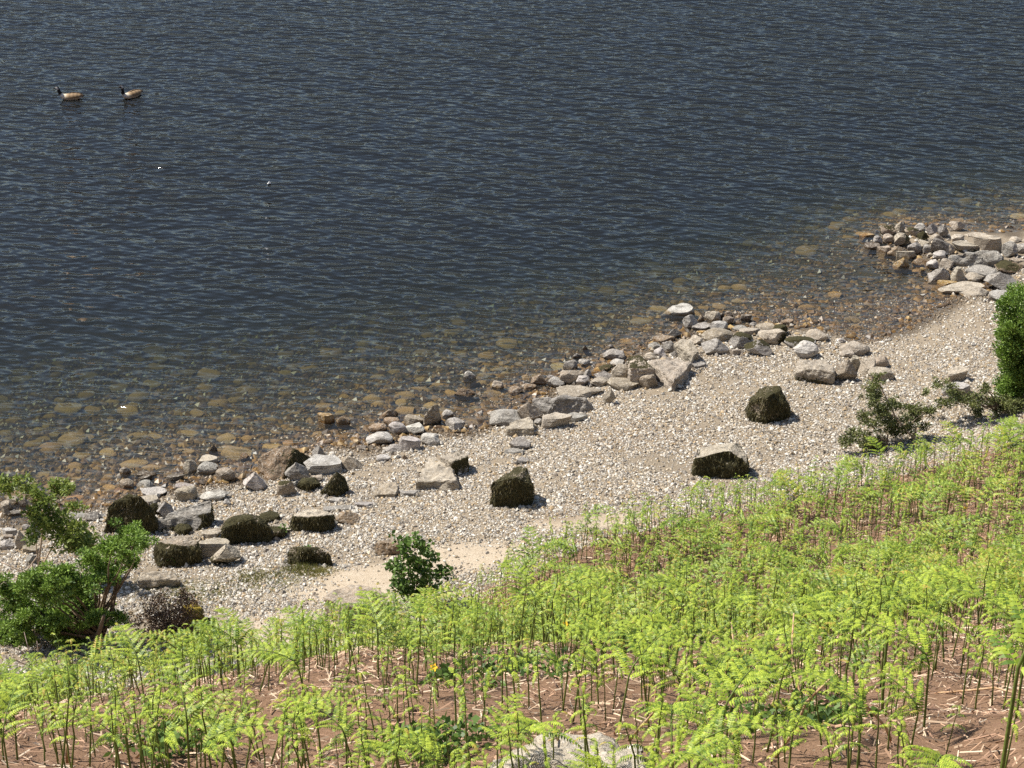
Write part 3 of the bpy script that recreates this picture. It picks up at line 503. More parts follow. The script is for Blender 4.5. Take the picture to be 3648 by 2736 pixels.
ROWS = """
A|0,690,105,790|r|p|0|pale tan rounded cobble cut by the left edge of the waterline cluster
A|50,655,170,735|b|t|0|reddish tan block behind the rounded cobble at the far left waterline
A|160,660,250,760|b|t|0|upright tan stone with a cracked side at the far left waterline
A|15,755,100,835|a|t|0|small tan stone in front of the rounded cobble at far left
A|55,780,190,835|s|d|0|thin dark striped slab in the water at the far left
A|240,790,335,850|r|g|0|low grey stone half hidden by the leafy sapling at the water edge
A|300,725,345,780|r|d|0|tiny round dark stone in the water left of the sapling leaves
A|590,790,755,870|a|g|0|grey angular stone at the waterline just right of the sapling leaves
A|740,790,890,880|r|d|0|dark grey rounded stone touching the left of the tall mossy boulder group
A|855,850,930,890|s|w|0|flat white stone at the left foot of the tallest mossy boulder
A|20,930,150,1010|s|w|0|pale flat stone on the pile at the left edge of the beach
A|180,900,250,960|a|g|0|grey stone at the back of the pile at the left edge
A|130,950,245,1125|w|p|0|pinkish tan upright wedge standing in the pile at left edge
A|240,890,380,1015|w|g|0|grey pyramid stone behind the pale stems of the sapling
A|20,990,120,1045|s|t|0|tan slab squeezed under the pale flat stone at the left edge
A|0,1035,125,1130|r|w|0|white rounded stone lowest in the pile at the left edge
A|195,1080,350,1160|s|t|0|flat brownish slab behind the base of the pale sapling stems
A|225,1165,345,1255|a|g|0|pinkish grey stone at the foot of the pale sapling stems
A|1040,500,1175,580|r|t|0|mottled brown and grey cobble in the water above the tallest mossy boulder
A|1195,512,1355,600|r|g|0|grey mottled stone touching the back of the long white stone
A|1225,572,1460,680|s|w|0|long white stone lying behind the tallest mossy boulder
A|1215,645,1390,730|s|p|0|pale smooth slab leaning on the tallest mossy boulder
A|1300,715,1400,830|r|t|1|small mossy knob at the right shoulder of the tallest mossy boulder
A|1370,705,1530,845|w|g|0|grey slanted stone behind the long half mossed boulder
A|1525,895,1685,1005|r|t|1|small moss capped rock in front of the long half mossed boulder
A|1735,1020,2015,1200|s|p|0|pale flat topped rock between the moss block and the tent shaped rock
A|1835,1070,2115,1250|w|p|5|tent shaped pale rock with mossy lower edge
A|1530,535,1705,600|s|g|0|flat grey stone lying on the back of a blocky brown stone
A|1530,565,1730,700|b|t|0|blocky grey brown stone with weed hanging on its left side
A|1745,597,2005,700|r|w|0|oval speckled granite boulder lying on gravel
A|1950,680,2025,745|r|w|0|small pale stone beside the oval speckled granite boulder
A|1455,455,1625,525|s|k|0|dark wet slab breaking the shallow water
A|1885,405,2065,530|r|t|0|mottled rounded boulder sitting on the wet waterline
A|1600,335,1725,460|r|p|0|tan weedy boulder in the water left of the grey cube stone
A|1740,290,1920,370|s|p|0|cream topped flat stone behind the grey cube stone in the water
A|1720,350,1910,470|b|g|0|grey cube shaped stone standing in the shallow water
A|1835,205,1905,265|w|k|0|small pointed dark stone alone in the shallow water
A|1045,405,1145,465|r|p|0|tiny cream stone on top of the orange underwater slab
A|1190,435,1370,480|s|k|0|thin black plank shaped stone in the shallows
A|1210,470,1330,510|s|k|0|small wet stone just in front of the thin black plank shaped stone
A|1455,650,1545,700|a|t|0|small tan stone left of the blocky brown stone
A|1750,940,1935,1035|s|p|0|pale low slab showing behind the broad mossy boulder
B|770,603,990,765|w|g|0|smooth grey triangular stone leaning on the brown pyramid boulder
B|935,535,1280,720|s|w|0|broad pale striated slab right of the brown pyramid boulder
B|1010,460,1130,565|w|g|0|small upright grey stone behind the broad striated slab
B|1245,552,1455,680|w|t|0|tan grey wedge at the right end of the broad striated slab
B|700,765,875,905|b|t|3|small moss topped block in front of the brown pyramid boulder
B|890,735,1090,865|r|t|1|mossy mound between the moss topped block and the mossy triangle
B|1085,690,1335,910|w|t|1|mossy triangular rock right of the mossy mound
B|835,765,905,850|a|g|0|small grey stone wedged between moss topped block and mossy mound
B|990,712,1110,780|a|t|0|tan stone wedged behind the mossy triangular rock
B|405,690,610,855|w|w|0|white wedge shaped stone on the gravel left of the brown pyramid boulder
B|1150,910,1290,965|s|w|0|flat white stone flush in the gravel below the mossy triangle
B|1100,980,1385,1040|s|g|0|flat grey slab flush behind the bare topped moss block
B|1380,950,1565,1005|s|g|0|thin grey slab with dark edge right of the flush grey slab
B|545,1030,730,1140|r|t|1|small dark mossy rock behind the broad mossy boulder
B|1190,1035,1430,1155|w|b|0|brown wedge touching the right of the bare topped moss block
B|600,1165,780,1285|r|t|1|low mossy lump between the broad mossy boulder and the bare topped moss block
B|650,1140,840,1230|s|p|2|pale topped low rock just behind the low mossy lump
B|1055,170,1210,265|s|o|0|amber triangular stone rising from the shallows
B|1220,200,1350,280|r|b|0|brown wet stone right of the amber triangular stone
B|1775,850,1945,910|s|g|0|thin grey plates in the gravel left of the big triangular slab
B|385,520,465,570|r|b|0|tiny brown wet stone left of the brown pyramid boulder
C|270,390,415,460|w|b|0|brown capstone in the water at the left of the peaked stone cluster
C|285,455,440,525|b|b|0|wet brown block below the brown capstone
C|465,430,640,525|s|t|0|tan slanted stone leaning against the tall peaked stone
C|790,388,905,460|r|w|0|white stone behind the right foot of the tall peaked stone
C|825,455,1000,590|a|w|0|white angular stone right of the tall peaked stone
C|330,495,490,605|r|w|0|white and grey rounded stone left of centre in the peaked stone cluster
C|460,500,645,605|a|w|0|white stone directly in front of the tan slanted stone
C|130,583,370,695|r|w|0|elongated white stone at the left front of the peaked stone cluster
C|420,620,615,755|s|w|0|white striated slab tilted down toward the gravel
C|295,690,460,770|w|g|0|grey wedge tucked left of the white striated slab
C|610,593,780,710|b|w|0|grey white block on gravel right of the striated slab
C|145,510,315,590|r|b|0|dull brown wet stone behind the elongated white stone
C|220,780,350,850|r|w|0|pale half sunk stone on gravel below the elongated white stone
C|35,700,145,755|s|k|0|dark slab at the waterline left of the peaked stone cluster
C|450,785,500,845|w|b|0|tiny upright brown stone alone on the gravel
C|985,50,1095,125|r|w|0|white cobble farthest out in the open shallows
C|910,205,1085,270|r|b|0|flat oval brown stone awash in the shallows
C|1230,135,1340,210|r|p|0|round cream cobble awash left of the long boulders
C|1380,180,1505,250|r|b|0|red brown cobble awash right of the round cream cobble
C|1510,160,1625,225|a|b|0|pair sized small brown stone right of the red brown cobble
C|1380,625,1580,745|r|g|0|grey striped stone flush in gravel below the tan slab block
C|1340,725,1540,790|s|g|0|flat dark grey stone flush below the grey striped stone
C|1440,800,1560,870|s|g|0|grey stone just behind the lone boulder with orange patch
D|690,790,1110,920|r|p|0|long pale loaf shaped boulder behind the long grey boulder
D|1100,813,1215,960|w|p|0|pale upright stone at right end of the loaf shaped boulder
D|555,1025,835,1175|s|p|0|pale thick slab in front of the long grey boulder
D|105,998,410,1150|r|g|0|lumpy grey boulder at the left end of the long boulder group
D|350,945,580,1110|w|t|0|tan slanted stone leaning on the left of the long grey boulder
D|800,1030,970,1120|s|g|0|low grey stone behind the right end of the pale thick slab
D|495,1080,580,1150|a|g|0|small grey stone between the tan block and pale thick slab
D|465,700,615,790|w|b|0|brown stone with black shaded face at left of the middle stone bank
D|605,700,680,745|r|w|0|small white stone behind the round grey stone of the middle bank
D|610,715,765,815|r|w|0|round grey stone above the loaf shaped boulder
D|720,660,935,785|a|t|0|tan stone with yellow lichen above the loaf shaped boulder
D|865,705,985,795|a|w|0|white angular stone right of the lichen stone
D|925,645,1005,730|w|w|0|small white peaked stone behind the white angular stone
D|980,715,1160,810|b|p|0|pale angular block left of the tan egg shaped stone
D|1015,665,1185,755|a|g|0|grey stone behind the pale angular block
D|1175,600,1335,745|r|p|0|tan egg shaped stone left of the moss draped boulder
D|1055,610,1190,670|r|b|1|low mossy stone awash behind the grey stone
D|1135,720,1420,850|s|t|0|low flat tan stone at the foot of the moss draped boulder
D|1420,690,1580,820|b|t|0|squat brown block under the right side of the moss draped boulder
D|1465,505,1580,595|r|p|0|mottled stone at the upper left of the big cream slab
D|1545,460,1655,555|r|w|0|white cobble behind the big cream slab
D|1625,405,1740,510|r|g|0|round grey cobble left of the tan leaning block
D|1695,485,1770,545|w|w|0|small white stone in front of the round grey cobble
D|1865,580,2005,655|s|g|0|flat grey stone right of the big cream slab
D|1495,415,1605,485|r|g|0|small grey stone awash below the flat brown stone
D|1530,345,1735,415|s|b|0|flat brown stone lying in the water
D|1670,298,1800,380|w|d|0|dark grey wedge behind the flat brown stone
D|1075,470,1295,575|r|g|0|broad rounded grey stone standing in the water
D|1120,430,1210,475|w|g|0|small stone perched behind the broad rounded grey stone
D|1160,558,1285,625|r|w|0|white stone in front of the broad rounded grey stone
D|750,567,880,645|r|g|0|grey cobble alone in the water above the lichen stone
D|885,560,990,620|a|w|0|white cobble right of the lone grey cobble
D|835,510,918,560|a|d|0|small dark stone behind the lone grey cobble
D|920,440,965,485|w|b|0|tiny brown stone tip far out in the shallows
D|1650,70,1900,175|s|w|0|flat white stone farthest out beyond the right stone bank
E|440,295,580,410|r|w|0|white egg shaped stone in the water of the right bank
E|635,265,785,355|r|p|0|rounded cream stone at the back of the right bank
E|525,360,700,440|s|g|0|flat grey stone in front of the rounded cream stone
E|680,350,845,450|b|w|0|pale grey block below the rounded cream stone
E|580,300,640,355|a|b|0|small brown stone left of the rounded cream stone
E|765,280,815,325|r|k|0|small dark stone right of the rounded cream stone
E|815,262,890,320|r|t|0|small tan stone highest at the back of the right bank
E|795,310,900,385|r|t|0|tan round stone behind the pale grey block
E|950,290,1055,345|s|k|0|black plank shaped stone lying in the water right of centre
E|500,475,640,565|a|p|0|cream angular stone with a dark underside
E|570,435,665,480|s|o|0|amber flat stone awash in the right bank
E|610,410,890,550|r|t|0|long slanted brown grey boulder in the right bank
E|610,500,865,645|w|w|0|large pale pyramid stone at the gravel edge
E|850,445,1070,595|r|g|3|rounded grey stone with mossy brow
E|870,385,1015,450|s|g|0|flat grey stone behind the stone with mossy brow
E|935,410,1125,485|s|p|0|cream flat stone right behind the stone with mossy brow
E|1030,360,1105,410|r|g|0|small grey round stone at the back edge of the right bank
E|1085,365,1275,435|r|t|0|tan stone stained amber at the back edge of the right bank
E|1100,415,1365,560|a|p|4|large cream boulder with moss on its right side
E|1240,380,1365,480|r|t|1|mossy knob on the back of the large cream boulder
E|985,510,1230,660|w|w|3|pale boulder with a moss capped crest at the gravel edge
E|1335,480,1615,600|r|g|3|grey boulder with moss patches behind the white rounded boulder
E|1420,520,1640,680|r|w|0|white grey rounded boulder with a flank of moss above
E|1520,420,1725,530|r|p|0|smooth cream boulder at the right tip of the right bank
E|1680,400,1735,440|a|d|0|dark small stone behind the smooth cream boulder
E|1305,330,1420,390|s|b|0|flat brown stone in the water behind the mossy knob
E|845,600,960,660|s|p|0|low pale stone sunk in gravel below the stone with mossy brow
E|1810,522,2090,660|r|p|0|big oval cream boulder with a dark crack on gravel
E|1820,598,1955,675|r|p|0|pale low stone in front of the big oval cream boulder
E|1770,680,1980,870|w|t|0|tan slab with a shaded underside right of the stained tan boulder
E|1905,650,2010,800|a|p|0|cream lumpy stone behind the shaded slab
E|1975,665,2140,835|a|p|0|cream leaning stone left of the round grey brown stone
E|1800,500,1875,545|a|w|0|small white stone at the waterline by the big oval boulder
E|1755,570,1800,595|r|w|0|tiny white pebble stone left of the big oval boulder
G|560,755,855,910|b|p|0|honey coloured block nearest the juniper branch tip
G|600,640,790,775|r|t|0|round grey brown stone behind the honey coloured block
G|1340,915,1650,1070|s|w|0|white low stone half hidden by juniper sprays
G|1865,195,1945,265|a|w|0|small white stone beside the columnar juniper
F|690,295,865,425|a|t|3|mossy tan stone at the upper left tip of the stone spit
F|840,262,970,385|w|p|0|pale leaning stone beside the mossy tan stone on the spit
F|725,390,835,490|b|p|0|pale squarish stone at the left tip of the spit
F|620,412,725,500|r|w|0|white stone with a dark side at the outermost tip of the spit
F|475,385,645,432|s|o|0|flat amber stone awash off the tip of the spit
F|520,480,700,540|s|k|0|dark flat stone awash below the tip of the spit
F|840,380,1010,530|a|p|4|cream stone with a mossy right side in the left of the spit
F|950,320,1110,425|r|t|3|mossy brown rounded stone in the back row of the spit
F|1050,278,1170,375|r|w|0|white rounded stone in the back row of the spit
F|1170,285,1310,400|w|g|0|grey peaked stone in the back row of the spit
F|1300,290,1420,430|w|g|0|tall dark sided stone right of the grey peaked stone
F|1420,258,1595,365|a|p|0|cream layered stone standing in water behind the spit
F|1085,360,1215,480|w|b|1|dark mossy upright stone in the middle of the spit
F|1205,385,1360,490|b|p|0|cream block right of the dark mossy upright stone
F|980,480,1140,610|r|g|0|grey rounded stone below the mossy ones of the spit
F|1090,450,1220,550|a|p|0|cream small stone below the dark mossy upright stone
F|1145,500,1260,605|b|g|0|grey small block right of the grey rounded stone of the spit
F|1230,430,1470,600|a|d|0|dark grey broad stone in the centre of the spit
F|1440,395,1590,480|r|p|0|pale stone behind the cream mossy ledge of the spit
F|1450,460,1745,580|s|p|5|cream ledge stone with moss beneath above the largest boulder
F|1665,400,1980,590|s|p|0|large cream slab at the right of the spit
F|1370,510,1485,610|w|p|0|pale triangular stone left of the largest boulder
F|1250,565,1390,660|r|w|0|white round stone at the left end of the largest boulder
F|865,570,1070,655|s|p|0|cream flat stone in the lower left of the spit
F|770,515,985,630|w|b|0|brown wedge with a black underside in the left of the spit
F|660,515,820,600|s|t|0|thin tan stone pointing left out of the spit
F|830,638,1005,745|w|o|0|golden yellow wedge at the lower left waterline of the spit
F|1030,645,1225,725|r|b|0|reddish brown oval stone at the spit waterline
F|1180,660,1320,770|a|w|0|white and grey stone right of the reddish oval stone
F|1300,650,1480,780|a|p|0|pale pinkish stone below the white round stone
F|1195,750,1450,900|w|g|0|grey half drowned triangular slab of the spit
F|1435,735,1590,900|w|p|0|cream upright stone at the front of the spit
F|1590,795,1810,905|r|p|0|pale pinkish pillow shaped stone at the front of the spit
F|1590,715,1945,850|b|g|0|grey block with a shaded right end under the largest boulder
F|1290,870,1510,940|s|o|0|amber thin slab at the front waterline of the spit
F|1300,890,1800,1025|s|p|0|longest pale flat slab lying at the front of the spit
F|1510,950,1845,1060|w|p|0|cream block with a dark right face at the gravel end of the spit
F|1785,790,2140,985|w|g|0|dark grey striated boulder left of the columnar juniper top
F|1840,980,2110,1115|b|w|0|pale grey block nearest the columnar juniper
F|1900,665,2212,805|r|b|3|moss domed stone at the right edge of the spit
F|1975,465,2150,640|a|g|0|grey stone right of the large cream slab on the spit
F|2045,420,2190,490|r|p|0|cream cobble in the water at the right edge behind the spit
F|2110,490,2250,600|r|w|0|pinkish white stone cut by the right edge of the picture
F|2050,640,2240,700|s|t|0|tan flat stone above the moss domed stone at right edge
F|1110,745,1165,790|r|o|0|small golden stone awash in front of the reddish oval stone
F|1560,370,1820,440|s|p|0|low pale stones line at the back waterline of the spit
F|1195,590,1260,650|b|p|0|tiny cream block left of the white round stone
H|1580,1215,1725,1355|r|d|1|dark round rock right of the golden moss boulder
"""
for k, ln in enumerate([l for l in ROWS.splitlines() if '|' in l]):
    c, bx, kd, cl, ms, lb = ln.split('|')
    auto_rock(c, [float(v) for v in bx.split(',')], kd, cl, int(ms), lb, 1000 + k)

# ------------------------------------------------------------------ stones under the shallow water
UNDER = []
for k in range(8):
    U = rock_shape('rsar'[k % 4], 3000 + k, ICO2); UNDER.append(mesh('submerged_stone', U, ICO2[1], {'moss': np.zeros(len(U))}, True)); UNDER[-1].materials.append(ROCK)
UCOL = [(.75, .52, .20), (.62, .42, .17), (.50, .33, .15), (.78, .60, .30), (.40, .29, .17), (.66, .53, .28), (.28, .22, .15)]
r = np.random.default_rng(77)
HANDU = [('A', 1170, 395, 260, 85), ('A', 715, 320, 155, 65), ('A', 940, 295, 135, 100), ('A', 660, 450, 130, 70), ('A', 640, 680, 190, 60), ('A', 1640, 275, 160, 55), ('A', 500, 520, 180, 60), ('A', 1500, 185, 130, 50),
         ('B', 440, 410, 105, 60), ('B', 660, 490, 170, 60), ('B', 370, 230, 100, 45), ('B', 640, 240, 130, 45), ('B', 1060, 370, 90, 60), ('B', 860, 185, 90, 40), ('B', 150, 395, 90, 40), ('B', 1270, 390, 130, 45), ('B', 820, 340, 90, 50), ('B', 300, 185, 80, 50),
         ('C', 440, 345, 105, 90), ('C', 600, 225, 200, 60), ('C', 1280, 45, 120, 45), ('C', 630, 140, 130, 60), ('C', 790, 185, 170, 50), ('C', 240, 115, 150, 50),
         ('D', 1430, 245, 200, 80), ('D', 1590, 155, 150, 80), ('D', 1490, 305, 80, 35), ('D', 790, 325, 80, 30), ('D', 1170, 190, 80, 40), ('D', 1225, 360, 60, 30), ('D', 690, 590, 110, 50), ('D', 180, 660, 130, 45), ('D', 1180, 480, 100, 40), ('D', 640, 375, 90, 35),
         ('E', 770, 245, 130, 55), ('E', 1530, 240, 150, 50), ('E', 640, 245, 120, 45), ('E', 2000, 240, 90, 35), ('E', 2000, 300, 80, 40), ('E', 1450, 465, 60, 20), ('E', 930, 190, 120, 40), ('E', 420, 350, 100, 60),
         ('F', 800, 215, 150, 70), ('F', 1020, 245, 140, 40), ('F', 1250, 230, 130, 50), ('F', 560, 290, 130, 45), ('F', 380, 350, 110, 45), ('F', 360, 440, 140, 50), ('F', 600, 460, 120, 50), ('F', 2120, 55, 150, 40), ('F', 2190, 270, 100, 60), ('F', 1930, 140, 90, 40), ('F', 1100, 790, 160, 50), ('F', 720, 310, 100, 50)]
placed = []
def under_stone(p, wd, dp, k, rz=0):
    o = ob('submerged_stone', UNDER[k % 8], label='algae stained stone lying on the shallow lake bed', cat='stone', group='stones under the shallow water')
    hh = min(dp, wd) * r.uniform(.3, .5); gz = float(G(p[0], p[1])); hh = max(min(hh, .7 * -gz + .02), .03)
    o.location = (p[0], p[1], gz + hh * .22); o.scale = (wd, dp, hh); o.rotation_euler = (0, 0, rz); c = UCOL[int(r.integers(7))]; o.color = (*[v * r.uniform(.85, 1.15) for v in c], 1); placed.append((p[0], p[1], wd * .5))
for k, (c, x, y, wpx, hpx) in enumerate(HANDU):
    px, py = pix(c, x, y); p = hit(px, py); m = np.linalg.norm(p - CAM) / FPX; s = CROP[c][2]
    under_stone(p, wpx / s * m, hpx / s * m * 1.6, k, r.uniform(-.25, .25))
tries = 0
while len(placed) < 270 and tries < 20000:
    tries += 1
    px, py = r.uniform(-40, 3690), r.uniform(650, 1850); p = on_z(px, py, -.3); gz = float(G(p[0], p[1]))
    if gz > -.06 or gz < -1.05: continue
    if px > 2650 and 900 < py < 1180 and r.random() < .75: continue
    wd = r.uniform(.2, .46) * (1 if r.random() < .8 else 1.4)
    if any((p[0] - q[0]) ** 2 + (p[1] - q[1]) ** 2 < (.8 * (wd * .5 + q[2])) ** 2 for q in placed): continue
    under_stone(p, wd, wd * r.uniform(.6, 1.0), tries, r.uniform(-.5, .5))

# ------------------------------------------------------------------ loose gravel (uncountable)
def pebbles(P, size, colr, r, flat=(.35, .7)):
    nP = len(P); a = np.linspace(0, 2 * math.pi, 6)[:5]
    ring = np.stack([np.cos(a), np.sin(a)], 1)[None] * r.uniform(.6, 1.1, (nP, 5, 1))
    rot = r.uniform(0, 6.28, nP); cs, sn = np.cos(rot), np.sin(rot); ring = ring * np.stack([np.ones(nP), r.uniform(.5, .95, nP)], 1)[:, None]
    rx = ring[..., 0] * cs[:, None] - ring[..., 1] * sn[:, None]; ry = ring[..., 0] * sn[:, None] + ring[..., 1] * cs[:, None]
    rz = r.uniform(-.4, .3, (nP, 5)); fl = r.uniform(*flat, nP)
    top = np.stack([r.uniform(-.3, .3, nP), r.uniform(-.3, .3, nP), np.ones(nP)], 1)[:, None]; bot = np.stack([np.zeros(nP), np.zeros(nP), -np.ones(nP)], 1)[:, None]
    U = np.concatenate([np.stack([rx, ry, rz], -1), top], 1); U[..., 2] *= fl[:, None]
    V = P[:, None] + U * size[:, None, None] * .5 + np.array([0, 0, 1]) * (size * fl * .3)[:, None, None]
    loc = [(i, (i + 1) % 5, 5) for i in range(5)] 
    T = (np.arange(nP)[:, None, None] * 6 + np.array(loc)[None]).reshape(-1, 3)
    return V.reshape(-1, 3), T, np.repeat(colr, 6, 0)
def stone_cols(nP, r, pal, wts):
    return np.array(pal)[r.choice(len(pal), nP, p=np.array(wts) / sum(wts))] * r.uniform(.75, 1.2, (nP, 1))
GP = [(.56, .52, .45), (.47, .40, .30), (.66, .62, .54), (.30, .27, .23), (.40, .30, .18), (.18, .15, .12)]
cand = 620000
px = r.uniform(-60, 3700, cand); py = r.uniform(950, 2480, cand)
dd = np.stack([(px - 1824) / FPX, np.zeros(cand), np.zeros(cand)], 1) + FWD - UP * ((py - 1368) / FPX)[:, None]
P = CAM + dd * ((.5 - CAM[2]) / dd[:, 2])[:, None]
for _ in range(4): gz = G(P[:, 0], P[:, 1]); P = CAM + dd * ((gz - CAM[2]) / dd[:, 2])[:, None]
gz = G(P[:, 0], P[:, 1]); tdd = toe_dist(P[:, 0], P[:, 1])
ok = (gz > -.12) & (tdd < .3) & (gz < 2.3)
fine = sandy(P[:, 0], P[:, 1])       # sand near the bank
ok &= r.random(cand) > fine * .93
clump = lattice(P[:, 0], P[:, 1], .8, 31) + .7 * lattice(P[:, 0], P[:, 1], .3, 32)
ok &= r.random(cand) > np.clip((-clump - .12) * 2.2, 0, .75)
P = P[ok]; P[:, 2] = gz[ok]
if len(P) > 150000: P = P[r.choice(len(P), 150000, replace=False)]
size = np.exp(r.normal(math.log(.043), .38, len(P))).clip(.018, .14)
v, t_, c = pebbles(P, size, stone_cols(len(P), r, GP, [4, 4, 3, 3, 2, 1.5]), r)
ob('beach_gravel', mesh('beach_gravel', v, t_, {'col': c}), PEB, kind='stuff', label='pale mixed gravel covering the beach', cat='gravel')
cand = 90000
px = r.uniform(-60, 3700, cand); py = r.uniform(600, 1880, cand)
dd = np.stack([(px - 1824) / FPX, np.zeros(cand), np.zeros(cand)], 1) + FWD - UP * ((py - 1368) / FPX)[:, None]
P = CAM + dd * ((-.3 - CAM[2]) / dd[:, 2])[:, None]; gz = G(P[:, 0], P[:, 1]); ok = (gz < -.01) & (gz > -1.15); P = P[ok]; P[:, 2] = gz[ok]
size = np.exp(r.normal(math.log(.085), .55, len(P))).clip(.03, .26)
UP_ = [(.38, .27, .12), (.28, .20, .10), (.46, .35, .18), (.18, .14, .10), (.11, .09, .07), (.34, .27, .17)]
v, t_, c = pebbles(P, size, stone_cols(len(P), r, [tuple(1.25 * q for q in cc) for cc in UP_], [3, 3, 2, 3, 2, 2]), r, (.25, .5))
ob('lake_bed_stones', mesh('lake_bed_stones', v, t_, {'col': c}), PEB, kind='stuff', label='small brown stones covering the shallow lake bed', cat='stones')

# small rubble between the rocks
Pr = []; sr = []
for x_, y_, a_, b_ in ROCKSPOTS:
    for _ in range(7):
        t = r.uniform(0, 6.28); k = r.uniform(.8, 1.35); Pr.append((x_ + a_ * k * math.cos(t), y_ + b_ * k * math.sin(t))); sr.append(r.uniform(.05, .16))
Pr = np.array(Pr); Pr = np.column_stack([Pr, G(Pr[:, 0], Pr[:, 1])]); v, t_, c = pebbles(Pr, np.array(sr), stone_cols(len(Pr), r, GP, [4, 4, 2, 4, 3, 3]), r, (.5, .8))
ob('shore_rubble', mesh('shore_rubble', v, t_, {'col': c}), PEB, kind='stuff', label='small broken stones between the shore rocks', cat='rubble')

# ------------------------------------------------------------------ foliage tools
def sprigs(cen, rad, cnt, length, width, r, up=.25, tint=.5, spread=.35, flat=False):
    """cnt small pointed leaves through an ellipsoid of radii rad, pointing outward"""
    u = r.normal(0, 1, (cnt, 3)); u /= np.linalg.norm(u, axis=1, keepdims=True); k = r.random((cnt, 1)) ** .45
    P = np.asarray(cen) + u * k * np.asarray(rad)
    d = u * np.array([1, 1, .5]) + r.normal(0, .5, (cnt, 3)); d[:, 2] += up; d /= np.linalg.norm(d, axis=1, keepdims=True)
    s = np.cross(d, r.normal(0, 1, (cnt, 3))); s /= np.linalg.norm(s, axis=1, keepdims=True) + 1e-9
    L = length * r.uniform(.6, 1.4, (cnt, 1)); w_ = width * r.uniform(.6, 1.3, (cnt, 1))
    mid = P + d * L * .5
    V = np.stack([P, mid + s * w_, P + d * L, mid - s * w_], 1).reshape(-1, 3)
    b = np.arange(cnt)[:, None] * 4
    T = np.concatenate([b + np.array([[0, 1, 2]]), b + np.array([[0, 2, 3]])], 0)
    tn = np.clip(tint + r.normal(0, spread, cnt), 0, .92)
    return V, T, np.repeat(tn, 4)
def lit(parts, base):
    V, T, A = join(parts); return V - base, T, A
def shrub(name, label, cat, base, clumps, leafmat, barkmat, per, length, width, seed, flat=.55, depth=.5, stems=None, trunk_r=.03, up=.25, group=None):
    """clumps: (px, py, radius px); spread in depth around the base's own distance"""
    r = np.random.default_rng(seed); fol = []; wood = []
    root = ob(name, None, label=label, cat=cat, loc=base, group=group); m = np.linalg.norm(base - CAM) / FPX
    hub = base + np.array([0, 0, .25])
    for cx, cy, rp in clumps:
        c = on_plane(cx, cy, base[1] + r.uniform(-depth, depth)); R = rp * m
        c[2] = max(c[2], float(G(c[0], c[1])) + .05)
        tb = r.uniform(.35, .65)
        for _ in range(10):
            o_ = r.normal(0, .6, 3) * R * np.array([1, 1, .7])
            fol.append(sprigs(c + o_, (R * .45, R * .45, R * .5 * flat), int(per * (rp / 100) ** 1.4 / 10) + 3, length, width, r, up, tb, .25))
        if stems is None:
            p = wiggle(hub + r.normal(0, .05, 3), c, 5, .03, r); p[2, 2] += .05; wood.append(tube(p, np.linspace(trunk_r * .45, .004, 5), 4))
    wood.append(tube(wiggle(base - np.array([0, 0, .1]), hub + np.array([0, 0, .1]), 4, .015, r), np.linspace(trunk_r, trunk_r * .6, 4), 6))
    for st in (stems or []):
        p = [on_plane(x, y, base[1] + dy) for x, y, dy in st[0]]; wood.append(tube(p, np.linspace(st[1], st[1] * .35, len(p)), 5))
    V, T, _ = lit(wood, base); ob('trunk', mesh('trunk', V, T, None, True), barkmat, parent=root)
    V, T, A = lit(fol, base); ob('crown', mesh('crown', V, T, {'tint': A}), leafmat, parent=root)
    return root
def pc(c, pts): return [(*pix(c, x, y), rr / CROP[c][2]) for x, y, rr in pts]

LEFTJ = [(1090, 540, 80), (1000, 590, 100), (1120, 640, 90), (900, 620, 100), (980, 680, 70), (1000, 730, 50), (820, 780, 110), (900, 830, 110), (720, 740, 60), (1040, 800, 45), (620, 850, 120), (480, 870, 120), (360, 920, 130),
         (200, 950, 100), (80, 980, 90), (520, 950, 130), (660, 940, 110), (780, 900, 100), (300, 1020, 140), (120, 1070, 120), (460, 1060, 140), (600, 1070, 130), (40, 1060, 70), (240, 1150, 130), (400, 1180, 140), (560, 1190, 130),
         (700, 1150, 90), (100, 1180, 100), (350, 1270, 110), (480, 1280, 130), (600, 1290, 110), (450, 1350, 100), (760, 1230, 80), (820, 1200, 70), (920, 1200, 60), (840, 1260, 60), (150, 1260, 90), (560, 1370, 80), (60, 1290, 90), (200, 1340, 90), (30, 1400, 80), (120, 1430, 80), (60, 1500, 70), (210, 1470, 60), (20, 1580, 60)]
b0 = hit(353, 2300)
shrub('juniper_bush', 'spreading bright green juniper bush at the left, layered sprays', 'bush', b0, pc('H', LEFTJ), JUNI, BARK, 3600, .052, .012, 901, .32, .55, None, .07, .3)
WIL = [(60, 200, 60), (150, 160, 50), (220, 220, 55), (20, 160, 50), (500, 170, 60), (440, 200, 60), (370, 260, 70), (330, 300, 60), (360, 360, 60), (380, 430, 80), (300, 430, 50), (480, 480, 90), (560, 500, 90), (600, 560, 80), (700, 560, 60), (650, 620, 60),
       (420, 520, 80), (330, 480, 60), (260, 590, 55), (700, 640, 60), (580, 340, 45), (280, 250, 45), (540, 200, 40), (250, 380, 45), (500, 620, 70), (580, 660, 60)]
q = lambda x, y, dy=0: (*pix('H', x, y), dy)
b1 = hit(*pix('H', 270, 930))
